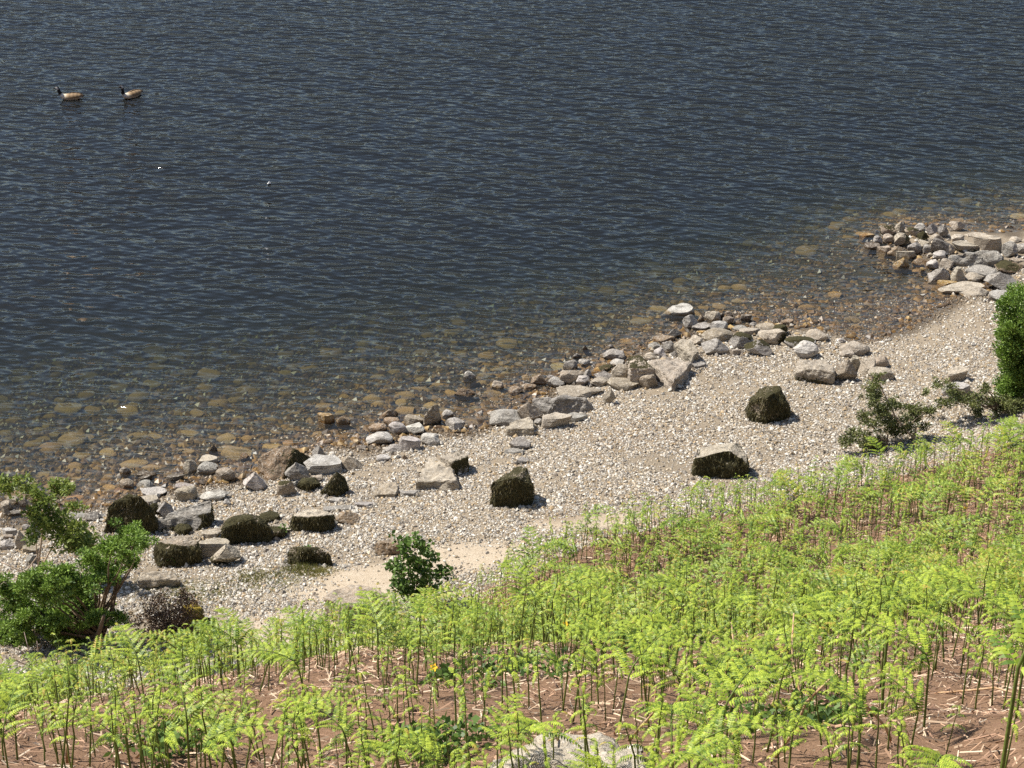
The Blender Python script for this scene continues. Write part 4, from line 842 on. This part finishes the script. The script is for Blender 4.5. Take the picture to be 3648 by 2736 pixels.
shrub('leafy_sapling', 'thin stemmed yellow green sapling with pale trunks at the left waterline', 'sapling', b1, pc('H', WIL), WILLOW, PALEBARK, 1000, .085, .020, 902, .8, .35,
      [([q(280, 930), q(310, 760), q(330, 560), q(360, 400, .1), q(430, 220, .2)], .022), ([q(290, 900), q(400, 680, .1), q(470, 560, .2), q(600, 560, .2)], .018), ([q(170, 900), q(290, 740), q(330, 640)], .014), ([q(330, 560), q(290, 400), q(230, 250), q(40, 230)], .012),
       ([q(10, 780), q(100, 820), q(220, 870), q(290, 900)], .012), ([q(420, 650), q(560, 660), q(690, 600)], .01), ([q(300, 830), q(285, 640), q(250, 590)], .012)], .03, .1)
# columnar juniper at the right edge
b2 = hit(3632, 1430); m2 = np.linalg.norm(b2 - CAM) / FPX; r = np.random.default_rng(33); cl = []
for _ in range(110):
    t = r.random(); a = r.uniform(0, 6.28); prof = math.sin(math.pi * min(1, .13 + .87 * (1 - t)) ** .8) if t > .05 else .5
    R = 105 * (prof ** .6) * math.sqrt(r.random()); cl.append((t, R * math.cos(a), R * math.sin(a), r.uniform(22, 42)))
root = ob('columnar_juniper', None, label='dense upright juniper standing at the far right of the beach', cat='tree', loc=b2); fol = []
for t, ox, oy, rp in cl:
    c = b2 + np.array([ox * m2, oy * m2, .18 + t * 2.25]); R = rp * m2
    fol.append(sprigs(c, (R, R, R * .9), 430, .055, .013, r, .45, r.uniform(.3, .6), .25))
V, T, A = lit(fol, b2); ob('crown', mesh('crown', V, T, {'tint': A}), JUNI, parent=root)
V, T = tube(np.array([[0, 0, -.1], [.01, 0, .5], [0, .02, 1.2], [.02, 0, 2.1]]), [.06, .05, .035, .01], 6); ob('trunk', mesh('trunk', V, T, None, True), BARK, parent=root)
RJ = [(690, 890, 60), (600, 960, 75), (640, 1020, 85), (680, 1090, 90), (620, 1140, 70), (830, 1130, 60), (880, 1180, 60), (740, 1190, 100), (600, 1270, 110), (500, 1290, 70), (700, 1290, 110), (820, 1300, 80), (640, 1360, 60), (1000, 1200, 55), (1080, 1210, 80), (1180, 1220, 70),
      (1000, 1300, 70), (1100, 1300, 70), (1230, 1220, 55), (1040, 1380, 70), (1150, 1400, 55), (950, 1440, 75), (860, 1450, 75), (760, 1400, 80), (900, 1370, 60)]
q = lambda x, y, dy=0: (*pix('G', x, y), dy)
b3 = hit(*pix('G', 1050, 1560))
shrub('juniper_branch_bush', 'dark olive juniper with a bare pink brown leader over the gravel', 'bush', b3, pc('G', RJ), JUND, PALEBARK, 2400, .052, .011, 903, .45, .25, [([q(1060, 1520), q(960, 1420), q(850, 1270), q(770, 1110), q(700, 960), q(680, 880)], .022), ([q(850, 1270), q(700, 1290), q(520, 1290)], .01), ([q(960, 1420), q(1080, 1300), q(1200, 1220)], .01)], .03, .0)
RJ2 = [(480, 1490, 85), (400, 1530, 75), (590, 1530, 100), (330, 1560, 50), (620, 1610, 70), (700, 1560, 70), (520, 1570, 60)]
b4 = hit(*pix('G', 760, 1640))
shrub('low_juniper', 'low dark juniper spray at the bracken edge beside the gravel', 'bush', b4, pc('G', RJ2), JUND, BARK, 2500, .052, .011, 904, .5, .2, None, .02, .0)
RJ3 = [(1180, 1010, 35), (1300, 955, 50), (1420, 940, 55), (1400, 1130, 55), (1330, 1140, 40), (1500, 1010, 60), (1530, 1060, 70), (1600, 1090, 75), (1660, 1120, 70), (1700, 1190, 60), (1740, 1100, 60), (1800, 1000, 40), (1810, 960, 35), (1850, 1080, 60), (1900, 1130, 80), (2000, 1120, 80), (2100, 1140, 80), (1950, 1190, 80), (2060, 1190, 70), (1720, 1240, 60), (1480, 1110, 60), (2180, 1150, 60)]
b5 = hit(*pix('G', 1900, 1280))
shrub('spreading_juniper', 'dark spreading juniper reaching left beneath the columnar juniper', 'bush', b5, pc('G', RJ3), JUND, BARK, 2500, .052, .011, 905, .45, .3, None, .03, .0)
AL = [(960, 150, 35), (1090, 150, 35), (1000, 190, 45), (980, 250, 45), (1110, 210, 45), (1140, 250, 35), (1030, 300, 55), (1100, 310, 50), (1000, 370, 50), (1080, 380, 50), (1200, 330, 45), (920, 400, 45), (900, 360, 35), (960, 460, 60), (1060, 440, 60), (1150, 430, 60), (1240, 420, 60), (1310, 430, 50), (1000, 530, 70), (1080, 540, 70),
      (1160, 510, 70), (920, 540, 50), (1060, 610, 60), (980, 600, 50), (1200, 560, 60)]
q = lambda x, y, dy=0: (*pix('I', x, y), dy)
b6 = hit(*pix('I', 1060, 700))
shrub('young_alder', 'young round leaved dark green alder at the bracken edge', 'sapling', b6, pc('I', AL), ALDER, PALEBARK, 420, .07, .03, 906, .9, .2, [([q(1060, 700), q(1040, 500), q(1000, 300), q(960, 150)], .014), ([q(1060, 660), q(1080, 420), q(1100, 280), q(1095, 150)], .012), ([q(1060, 640), q(1180, 470), q(1320, 420), q(1450, 370)], .009), ([q(1050, 640), q(960, 460), q(900, 360)], .008)], .02, .2)
# dead heather mound with bare branches
HE = [(1200, 1150, 130), (1330, 1130, 120), (1300, 1230, 160), (1420, 1220, 130), (1180, 1260, 110), (1480, 1280, 90), (1260, 1340, 120), (1400, 1340, 110), (1540, 1340, 70), (1520, 1100, 40), (1460, 1040, 50)]
b7 = hit(*pix('H', 1320, 1400))
q = lambda x, y, dy=0: (*pix('H', x, y), dy)
shrub('dead_heather', 'brown dead heather mound left of the golden moss boulder', 'bush', b7, pc('H', HE), HEATH, TWIG, 1700, .05, .010, 907, .7, .25, [([q(1150, 1420), q(1240, 1250, -.1), q(1200, 1100, -.1)], .008), ([q(1330, 1410), q(1300, 1250, -.15), q(1330, 1150, -.2), q(1370, 1090, -.2), q(1490, 1045, -.2)], .011), ([q(1380, 1260, -.25), q(1420, 1160, -.25), q(1440, 1110, -.25)], .008), ([q(1400, 1330, -.3), q(1480, 1215, -.3)], .008)], .03, .5)
def branch_thing(name, label, cat, paths, mat, crop='H', group=None):
    P0 = hit(*pix(crop, *paths[0][0][0][:2])); root = ob(name, None, label=label, cat=cat, loc=P0, group=group)
    for pts, rad in paths:
        p = [hit(*pix(crop, x, y), h) - P0 for x, y, h in pts]; V, T = tube(p, np.linspace(rad, rad * .4, len(p)), 5)
        ob('limb', mesh('limb', V, T, None, True), mat, parent=root)
branch_thing('fallen_branch', 'pale forked dead branch lying against the dead heather', 'branch', [([(1120, 1440, .03), (1220, 1360, .12), (1310, 1310, .2), (1410, 1300, .2), (1510, 1295, .2)], .026), ([(1280, 1330, .18), (1240, 1290, .3), (1180, 1290, .3)], .012), ([(1310, 1310, .2), (1290, 1240, .35)], .012), ([(1410, 1300, .2), (1540, 1200, .4)], .008), ([(1220, 1360, .12), (1170, 1250, .4)], .009)], TWIG)
branch_thing('driftwood_pole', 'straight weathered pole lying in front of the dead heather', 'branch', [([(960, 1500, .04), (1130, 1440, .05), (1280, 1420, .06), (1400, 1405, .06)], .02)], TWIG)
branch_thing('driftwood_log', 'short pale log lying among bracken below the juniper', 'branch', [([(700, 1555, .1), (790, 1530, .12), (880, 1500, .12)], .035)], PALEBARK)
branch_thing('dead_twigs', 'grey tangle of bare twigs under the left juniper', 'branch', [([(250, 1600, .02), (170, 1480, .3), (60, 1440, .45)], .012), ([(260, 1600, .02), (220, 1450, .4), (190, 1330, .6)], .01), ([(240, 1600, .02), (130, 1560, .2), (20, 1520, .3)], .012), ([(270, 1610, .02), (300, 1480, .35), (290, 1400, .5)], .01)], TWIG)
branch_thing('leaning_trunk', 'dark mossy juniper trunk leaning out of the bracken', 'trunk', [([(730, 1480, .0), (760, 1400, .3), (790, 1300, .6), (820, 1200, .9)], .06)], BARK)

# ------------------------------------------------------------------ bracken
def pinna(L, leaf, r, e0=.45, droop=1.5, curl=1.5, nl=12, low=False):
    s = np.linspace(0, 1, nl + 1); th = e0 - droop * s - curl * np.clip((s - .72) / .28, 0, 1) ** 2 * 2.2
    dx = np.cos(th) * L / nl; dz = np.sin(th) * L / nl
    x = np.concatenate([[0], np.cumsum(dx[:-1])]); z = np.concatenate([[0], np.cumsum(dz[:-1])])
    V = []; T = []; A = []
    for i in range(0 if not low else nl, nl):
        k = len(V); hw = .0028 * (1 - .6 * s[i]); V += [(x[i], -hw, z[i]), (x[i], hw, z[i]), (x[i + 1], hw * .8, z[i + 1]), (x[i + 1], -hw * .8, z[i + 1])]; T += [(k, k + 1, k + 2), (k, k + 2, k + 3)]; A += [.75] * 4
    for i in range(1, nl + 1):
        l = leaf * (1 - s[i] * .88) * (0.75 + .25 * min(1, i / 3)) * r.uniform(.85, 1.15); f = np.array([math.cos(th[i]), math.sin(th[i])])
        for sg in (-1, 1):
            b = np.array([x[i], 0, z[i]]); dr = np.array([f[0] * .38, sg, f[1] * .38 - .25 + r.normal(0, .1)]); dr /= np.linalg.norm(dr)
            wv = np.array([f[0], 0, f[1]]) * (L / nl) * .42; md = b + dr * l * .55 + np.array([0, 0, .10 * l]); tp = b + dr * l + np.array([0, 0, -.22 * l]) + wv * .6
            if low: k = len(V); V += [b - wv * 1.3, b + wv * 1.3, b + (tp - b) * 1.25 + wv * .3]; T += [(k, k + 1, k + 2)]; A += [np.clip(r.normal(.52, .3), 0, .9)] * 3; continue
            k = len(V); V += [b - wv * .7, md - wv, tp, md + wv, b + wv * .7]; T += [(k, k + 1, k + 3), (k, k + 3, k + 4), (k + 1, k + 2, k + 3)]; t0 = np.clip(r.normal(.52, .3), 0, .9); A += [t0] * 5
    return np.array(V, float), np.array(T), np.array(A, float)
def place_pinna(pv, o, d, up):
    d = d / np.linalg.norm(d); y = np.cross(up, d); y /= np.linalg.norm(y) + 1e-9; z = np.cross(d, y)
    return pv @ np.stack([d, y, z]) + o
def bracken_proto(seed, H, mature, q=1.0):
    r = np.random.default_rng(seed); parts = []
    lean = r.normal(0, .05, 2); az = r.uniform(-.5, .5); hd = np.array([math.cos(az), math.sin(az), 0])
    if mature:
        s = np.linspace(0, 1, 14); pth = []
        for t in s:
            up_ = min(t / .5, 1); ov = max(0, (t - .5) / .5)
            pth.append(np.array([lean[0] * t, lean[1] * t, H * .62 * up_]) + hd * (.62 * H * ov ** 1.15) + np.array([0, 0, H * .22 * math.sin(ov * 2.0) - .10 * H * ov * ov]))
        npair, t0, L0, leaf, curl, dr = 9, .46, .34 * H, .050, .5, .8
    else:
        s = np.linspace(0, 1, 9); k = r.normal(0, .010, (9, 2)); k[0] = 0
        pth = [np.array([lean[0] * t + k[i, 0] * t, lean[1] * t + k[i, 1] * t, H * t]) for i, t in enumerate(s)]
        pth[-1] = pth[-2] + hd * .07 * H + np.array([0, 0, .045 * H])
        npair, t0, L0, leaf, curl, dr = int(r.integers(3, 6)), .62, .215 * H, .036, 1.7, 1.9
    pth = np.array(pth); sc = np.linspace(0, 1, len(pth))
    parts.append(('stem', *tube(pth, np.interp(sc, [0, .5, 1], [.0095, .0075, .0025]), 5 if q == 1 else 3), None))
    side = np.cross(hd, [0, 0, 1])
    for i in range(npair):
        t = t0 + (1 - t0) * (i / npair) ** .9; o = np.array([np.interp(t, sc, pth[:, j]) for j in range(3)])
        tg = np.array([np.interp(min(t + .05, 1), sc, pth[:, j]) for j in range(3)]) - o
        L = L0 * (1 - .86 * i / npair) * r.uniform(.85, 1.1)
        for sg in (-1, 1):
            d = side * sg + hd * r.uniform(.1, .5) + (tg / (np.linalg.norm(tg) + 1e-9) * .25 if mature else 0) + np.array([0, 0, r.normal(0, .1)])
            pv, pt, pa = pinna(L, leaf * (.6 + .6 * L / L0), r, r.uniform(.15, .6), dr * r.uniform(.7, 1.2), curl * r.uniform(.6, 1.3), int((15 if mature else 12) * q), q < 1)
            parts.append(('frond', place_pinna(pv, o, d, np.array([0, 0, 1.])), pt, pa))
    pv, pt, pa = pinna(.13 * H, .026, r, .5, 2.2, 2.5, 8, q < 1); pa[:] = np.clip(pa + .42, 0, 1)
    parts.append(('crozier', place_pinna(pv, pth[-1], hd, np.array([0, 0, 1.])), pt, pa))
    return parts
PROTO = [bracken_proto(4000 + k, 1.0, k >= 9) for k in range(13)]
PLOW = [bracken_proto(4000 + k, 1.0, k >= 9, .75) for k in range(13)]
PMESH = []
for pr in PROTO:
    L = []
    for nm, V, T, A in pr:
        me = mesh(nm, V, T, {'tint': A} if A is not None else None, A is None); me.materials.append(FERNSTEM if nm == 'stem' else FERN); L.append((nm, me))
    PMESH.append(L)
r = np.random.default_rng(2024); spots = []
tries = 0
FIXED = [(3560, 2800, 1.55, 10, .3, 'largest bracken frond filling the lower right corner'), (3145, 2545, 1.35, 2, .1, 'tallest straight dark bracken stem in the lower right'), (2998, 2545, 1.15, 5, 2.0, 'tall bracken stem left of the tallest straight stem'), (3290, 2610, 1.0, 9, 3.2, 'arching bracken frond leaning left beside the corner frond'),
         (1470, 2640, .75, 6, 1.0, 'yellow tipped bracken crozier left of the pale outcrop'), (3620, 2560, 1.1, 11, 2.6, 'broad bracken frond rising at the right edge'), (3050, 2780, .8, 12, 2.2, 'wide bracken frond at the bottom right'), (2560, 2780, .9, 10, .6, 'fresh fern fan beside the pale outcrop')]
SP = np.zeros((4000, 2)); outc = hit(2000, 2690); bigb = hit(1270, 2180)
while len(spots) < 2900 and tries < 260000:
    tries += 1
    X_, Y_ = r.uniform(-9, 9.5), r.uniform(8.5, 34)
    z_ = float(G(X_, Y_)); pp = project(np.array([[X_, Y_, z_]]))[0]
    if not (-120 < pp[0] < 3770 and pp[1] < 3050): continue
    td_ = float(toe_dist(X_, Y_))
    if td_ < r.uniform(-.25, .3): continue
    dn = float(lattice(np.array([X_]), np.array([Y_]), 1.6, 51)[0])
    far_ = np.linalg.norm(np.array([X_, Y_, z_]) - CAM)
    if r.random() > np.clip(.50 + dn * 2.2 + np.clip((far_ - 21) * .09, -.12, .6) + (.5 if X_ < -.2 else 0) + max(0, 1.5 - td_) * .4, .06, 1): continue
    if np.hypot((X_ - outc[0]) / .75, (Y_ - outc[1]) / .45) < 1 or np.hypot(X_ - bigb[0], Y_ - bigb[1]) < .7: continue
    if len(spots) and (((SP[:len(spots), 0] - X_) ** 2 + (SP[:len(spots), 1] - Y_) ** 2).min() < (.19 if far_ < 22 else .13) ** 2): continue
    SP[len(spots)] = (X_, Y_); mat_ = r.random() < .16
    spots.append((X_, Y_, z_, (r.uniform(.48, .8) if not mat_ else r.uniform(.55, .8)) * (1.0 if td_ > .6 else .8) * (1.12 if X_ > 0 else 1) * (1.18 if far_ > 19 and X_ > -1 else 1), int(r.integers(9, 13)) if mat_ else int(r.integers(0, 9)), r.uniform(0, 6.28), far_, pp))
def put_bracken(x, y, z, H, k, rz, label, group, tx=0, ty=0):
    o = ob('bracken_fern', None, label=label, cat='fern', group=group, loc=(x, y, z - .02)); o.rotation_euler = (tx, ty, rz); o.scale = (H, H, H)
    for nm, me in PMESH[k]: ob(nm, me, parent=o)
for fx, fy, H, k, rz, lb in FIXED:
    p = hit(fx, fy); put_bracken(*p, H, k, rz, lb, None)
inview = sorted([s for s in spots if 0 < s[7][0] < 3648 and s[7][1] - s[3] * .8 * FPX / s[6] < 2700], key=lambda s: -s[3] / s[6])
near = inview[:290]; nearset = set(id(s) for s in near)
for s in near: put_bracken(*s[:6], 'young bright green bracken plant on the near slope', 'bracken plants on the slope', r.normal(0, .08), r.normal(0, .08))
parts_l, parts_s = [], []
for s in spots:
    if id(s) in nearset: continue
    ca, sa = math.cos(s[5]), math.sin(s[5]); R_ = np.array([[ca, sa, 0], [-sa, ca, 0], [r.normal(0, .06), r.normal(0, .06), 1]]) * s[3]; off = r.normal(0, .15)
    for nm, V, T, A in PLOW[s[4]]:
        VV = V @ R_ + np.array(s[:3])
        if nm == 'stem': parts_s.append((VV, T))
        else: parts_l.append((VV, T, np.clip(A + off, 0, 1)))
V, T, A = join(parts_l); fb = ob('far_bracken', mesh('far_bracken', V, T, {'tint': A}), FERN, kind='stuff', label='bracken growing thick along the foot of the slope', cat='bracken')
V, T, _ = join(parts_s); ob('stems', mesh('stems', V, T, None, True), FERNSTEM, parent=fb, kind='stuff')

# dead litter, stalks, brambles, grass
cnt = 150000; px = r.uniform(-60, 3720, cnt); ry_ = r.random(cnt); X_ = r.uniform(-9.5, 10, cnt); Y_ = 9 + ry_ ** .8 * 25
pp = project(np.stack([X_, Y_, G(X_, Y_)], 1)); ok = (pp[:, 0] > -50) & (pp[:, 0] < 3700) & (toe_dist(X_, Y_) > -.05 + r.normal(0, .2, cnt)); X_, Y_ = X_[ok], Y_[ok]; k = len(X_)
a = r.uniform(0, 6.28, k); L = np.exp(r.normal(math.log(.07), .45, k)).clip(.02, .3); wd = r.uniform(.002, .0055, k)
def gp(x, y, h): return np.stack([x, y, G(x, y) + h], 1)
e1 = gp(X_ - np.cos(a) * L / 2, Y_ - np.sin(a) * L / 2, r.uniform(0, .05, k)); e2 = gp(X_ + np.cos(a) * L / 2, Y_ + np.sin(a) * L / 2, r.uniform(0, .07, k))
sd = np.stack([-np.sin(a), np.cos(a), r.normal(0, .6, k)], 1) * wd[:, None]
V = np.stack([e1 - sd, e1 + sd, e2 + sd, e2 - sd], 1).reshape(-1, 3); b = np.arange(k)[:, None] * 4; T = np.concatenate([b + [[0, 1, 2]], b + [[0, 2, 3]]])
cols = np.repeat(stone_cols(k, r, [(.40, .25, .16), (.55, .41, .28), (.28, .17, .11), (.16, .10, .07), (.64, .52, .38)], [4, 3, 3, 3, 1.2]), 4, 0)
ob('bracken_litter', mesh('bracken_litter', V, T, {'col': cols}), LITTER, kind='stuff', label='red brown dead bracken litter under the ferns', cat='litter')
SMESH = []
for k in range(4):
    rr = np.random.default_rng(600 + k); V, T = tube(np.array([[0, 0, 0], [.02, 0, .3], [rr.normal(0, .06), 0, .62], [rr.normal(0, .15), rr.normal(0, .1), 1]]), [.011, .010, .009, .006], 5); SMESH.append(mesh('dead_stalk', V, T, None, True)); SMESH[-1].materials.append(STALK)
for i, (x, y, H, tx, ty) in enumerate([(485, 2700, .35, .1, .5), (530, 2690, .3, .2, -.6), (240, 2720, .3, .2, .5), (1520, 2190, .4, -.2, -.5), (1600, 2270, .5, .1, .35), (1420, 2560, .35, .3, .7), (2330, 2350, .6, .3, 1.2), (2760, 2700, .5, .2, .5), (2860, 2520, .7, .1, 1.35), (3330, 2470, .6, -.1, -1.2), (1840, 2130, .25, .1, 1.0), (2010, 2700, .3, .2, .6), (3180, 2650, .4, .3, -.4), (2240, 2640, .4, .4, .2), (700, 2600, .4, .5, -.9), (2590, 2450, .4, .2, .15)]):
    p = hit(x, y); o = ob('dead_stalk', SMESH[i % 4], label='dry tan bracken stalk left from last year', cat='stalk', group='dead bracken stalks', loc=p); o.rotation_euler = (tx, ty, i); o.scale = (1, 1, H * 1.4)
for i, (x, y, rad, lb) in enumerate([(2330, 2300, .55, 'dark green bramble patch in the middle of the bracken'), (1790, 2420, .5, 'low bramble leaves left of the middle bramble patch'), (2620, 2440, .45, 'low green bramble under the bare stems at right'), (2850, 2580, .35, 'small bramble clump near the bottom right'), (600, 2690, .4, 'low green leaves among the left bracken'), (1560, 2690, .3, 'broad leaved plant left of the pale outcrop')]):
    p = hit(x, y); fol = []
    for _ in range(26):
        u = r.normal(0, .5, 2) * rad; fol.append(sprigs(np.array([u[0], u[1], float(G(p[0] + u[0], p[1] + u[1])) - p[2] + r.uniform(.03, .22)]), (.1, .1, .05), 16, .06, .022, r, .1, .4, .25))
    V, T, A = join(fol); ob('bramble', mesh('bramble', V, T, {'tint': A}), ALDER, label=lb, cat='bramble', loc=p, kind='stuff')
def tuft(name, label, px_, py_, rad, cnt, hgt, mat, cat='grass', tint=.5, stuff=True):
    p = hit(px_, py_); u = r.normal(0, .45, (cnt, 2)) * rad * np.array([1.2, .8]); B_ = np.stack([u[:, 0], u[:, 1], G(p[0] + u[:, 0], p[1] + u[:, 1]) - p[2]], 1)
    tp = B_ + np.stack([r.normal(0, .4, cnt), r.normal(0, .4, cnt), np.ones(cnt)], 1) * hgt * r.uniform(.4, 1.2, (cnt, 1)); s_ = np.stack([r.normal(0, 1, cnt), r.normal(0, 1, cnt), np.zeros(cnt)], 1); s_ /= np.linalg.norm(s_, axis=1, keepdims=True); s_ *= .006
    V = np.stack([B_ - s_, B_ + s_, tp], 1).reshape(-1, 3); ob(name, mesh(name, V, np.arange(cnt * 3).reshape(-1, 3), {'tint': np.repeat(np.clip(r.normal(tint, .25, cnt), 0, .92), 3)}), mat, label=label, cat=cat, loc=p, kind='stuff' if stuff else None)
tuft('grass', 'green grass tuft in front of the dark mossy boulder', 1070, 2030, .32, 700, .10, GRASS, tint=.3)
tuft('grass', 'straw coloured grass beside the green tuft', 1135, 2040, .26, 500, .08, GRASS, tint=.9)
tuft('grass', 'small grass patch alone on the gravel', 915, 2060, .36, 700, .08, GRASS, tint=.45)
tuft('grass', 'thin dry turf below the flat brown boulder', 720, 2110, .6, 1100, .05, GRASS, tint=.6)
tuft('grass', 'patchy turf behind the golden moss boulder', 560, 2085, .5, 900, .05, GRASS, tint=.7)
for x, y, cnt, lb in [(665, 1995, 60, 'green seedling in front of the square moss block'), (615, 2015, 50, 'small leafy shoot left of the seedling by the moss block'), (1110, 1995, 110, 'leafy green weed growing against the dark mossy boulder'), (1010, 1910, 40, 'sprig between the low mossy lump and the moss block')]:
    p = hit(x, y); fol = []
    for _ in range(7): fol.append(sprigs(np.array([r.normal(0, .07), r.normal(0, .05), r.uniform(.05, .26)]), (.05, .05, .04), cnt // 7, .06, .02, r, .1, .6, .2))
    V, T, A = join(fol); root = ob('seedling', None, label=lb, cat='plant', loc=p); ob('leaves', mesh('leaves', V, T, {'tint': A}), ALDER, parent=root, kind='stuff'); V, T = tube(np.array([[0, 0, -.02], [.01, 0, .12], [0, .01, .27]]), [.006, .005, .003], 4); ob('stem', mesh('stem', V, T), FERNSTEM, parent=root)
YEL = mat_plain('yellow_petal', (.75, .42, .02), (.85, .55, .04), 40)
for x, y, lb in [(1545, 2380, 'tiny yellow flower left of the bramble patch'), (3440, 1810, 'tiny yellow flower in the right bracken'), (2015, 2225, 'tiny yellow flower above the bramble patch')]:
    p = hit(x, y, .3); V = []; T = []
    for k in range(5):
        a = k * 1.2566; c_, s_ = math.cos(a), math.sin(a); i = len(V); V += [(0, 0, 0), (.02 * c_ - .012 * s_, .02 * s_ + .012 * c_, .008), (.038 * c_, .038 * s_, .012), (.02 * c_ + .012 * s_, .02 * s_ - .012 * c_, .008)]; T += [(i, i + 1, i + 2), (i, i + 2, i + 3)]
    root = ob('flower', None, label=lb, cat='flower', loc=p); fo = ob('petals', mesh('petals', V, T), YEL, parent=root); fo.rotation_euler = (.5, 0, 0); V, T = tube(np.array([[0, 0, 0], [.01, 0, -.15], [0, 0, -.32]]), [.002] * 3, 4); ob('stem', mesh('stem', V, T), FERNSTEM, parent=root)

# ------------------------------------------------------------------ geese and a floating feather
FEATH = mat_attr('goose_feather', .7)
BK, WH, BR, TA, CR = (.012, .011, .012), (.75, .72, .66), (.25, .17, .095), (.42, .31, .19), (.62, .54, .42)
SPINE = [(-.37, .085, .012, .006, BK), (-.33, .08, .045, .018, BK), (-.28, .07, .07, .04, WH), (-.22, .062, .095, .062, BR), (-.12, .058, .118, .085, BR), (0, .056, .125, .092, BR), (.10, .056, .118, .088, TA), (.17, .062, .10, .08, CR), (.222, .085, .075, .066, CR),
         (.252, .118, .05, .05, WH), (.268, .155, .036, .038, BK), (.274, .20, .03, .032, BK), (.278, .245, .027, .03, BK), (.288, .278, .032, .034, WH), (.315, .292, .034, .032, WH), (.343, .287, .026, .024, BK), (.368, .28, .016, .013, BK), (.405, .272, .010, .005, BK)]
def goose(px_, py_, yaw, label, neck, L):
    p = on_z(px_, py_, 0); root = ob('goose', None, label=label, cat='goose', group='geese on the lake', loc=p); root.rotation_euler = (0, 0, yaw); root.scale = (L, L, L)
    S = np.array([s[:4] for s in SPINE]); S[9:, 0] += neck[0] * np.clip((S[9:, 1] - .118) / .17, 0, 1); S[9:, 1] = .118 + (S[9:, 1] - .118) * neck[1]; S[10:, 2:] *= 1.4
    V = []; C_ = []; seg = 14
    for i in range(len(S)):
        d = S[min(i + 1, len(S) - 1), :2] - S[max(i - 1, 0), :2]; d = d / np.linalg.norm(d); up_ = np.array([-d[1], d[0]])
        for k in range(seg):
            a = 2 * math.pi * k / seg; o_ = up_ * S[i, 3] * math.sin(a); V.append((S[i, 0] + o_[0], S[i, 2] * math.cos(a), S[i, 1] + o_[1])); c_ = np.array(SPINE[i][4])
            if 3 <= i <= 7 and math.sin(a) < -.1: c_ = np.array(CR)
            if i in (13, 14): c_ = np.array(WH if abs(math.cos(a)) > .5 and math.sin(a) < .55 else BK)
            if i == 2 and math.sin(a) > .3: c_ = np.array(BK)
            C_.append(c_)
    T = []
    for i in range(len(S) - 1):
        for k in range(seg): a, b = i * seg + k, i * seg + (k + 1) % seg; T += [(a, b + seg, b), (a, a + seg, b + seg)]
    for k in range(1, seg - 1): T += [(0, k, k + 1), ((len(S) - 1) * seg, (len(S) - 1) * seg + k + 1, (len(S) - 1) * seg + k)]
    ob('body', mesh('goose_body', V, T, {'col': C_}, True), FEATH, parent=root)
    for sg in (-1, 1):
        wv = []; wc = []
        nu, nvv = 11, 7
        for i in range(nu):
            u = i / (nu - 1); x_ = .17 - .50 * u
            for j in range(nvv):
                v_ = j / (nvv - 1); prof = math.sin(math.pi * min(1, u * .85 + .1)) ** .6; ang = math.radians(8 + 72 * v_)
                rr = (.128 * prof, .10 * prof); wv.append((x_, sg * (rr[0] * math.cos(ang) + .004), .058 + rr[1] * math.sin(ang) + .004 + .02 * u)); wc.append(np.array(BR) * (.75 if i % 2 else 1.25) * (1 if u < .85 else .35))
        wt = []
        for i in range(nu - 1):
            for j in range(nvv - 1): a = i * nvv + j; wt += [(a, a + 1, a + nvv + 1), (a, a + nvv + 1, a + nvv)]
        ob('wing', mesh('goose_wing', wv, wt, {'col': wc}, True), FEATH, parent=root)
goose(254, 352, math.pi + .05, 'left goose swimming with its neck stretched forward', (.05, 1.15), 1.05)
goose(470, 345, math.pi + .75, 'right goose swimming with its neck held upright', (-.005, 1.45), 1.05)
p = on_z(958, 656, 0); V = np.array([(-.05, 0, .004), (.06, .02, .006), (.02, .0, .09), (.0, .03, .03), (-.02, -.03, .02), (.05, -.02, .03)]); T = [(0, 4, 2), (4, 5, 2), (5, 1, 2), (0, 2, 3), (3, 2, 1), (0, 3, 1), (0, 1, 5), (0, 5, 4)]
WHT = mat_plain('white_down', (.8, .8, .78), (.7, .7, .68), 60); ob('feather', mesh('feather', V, T), WHT, label='tiny white feather floating alone on the open water', cat='feather', loc=p)
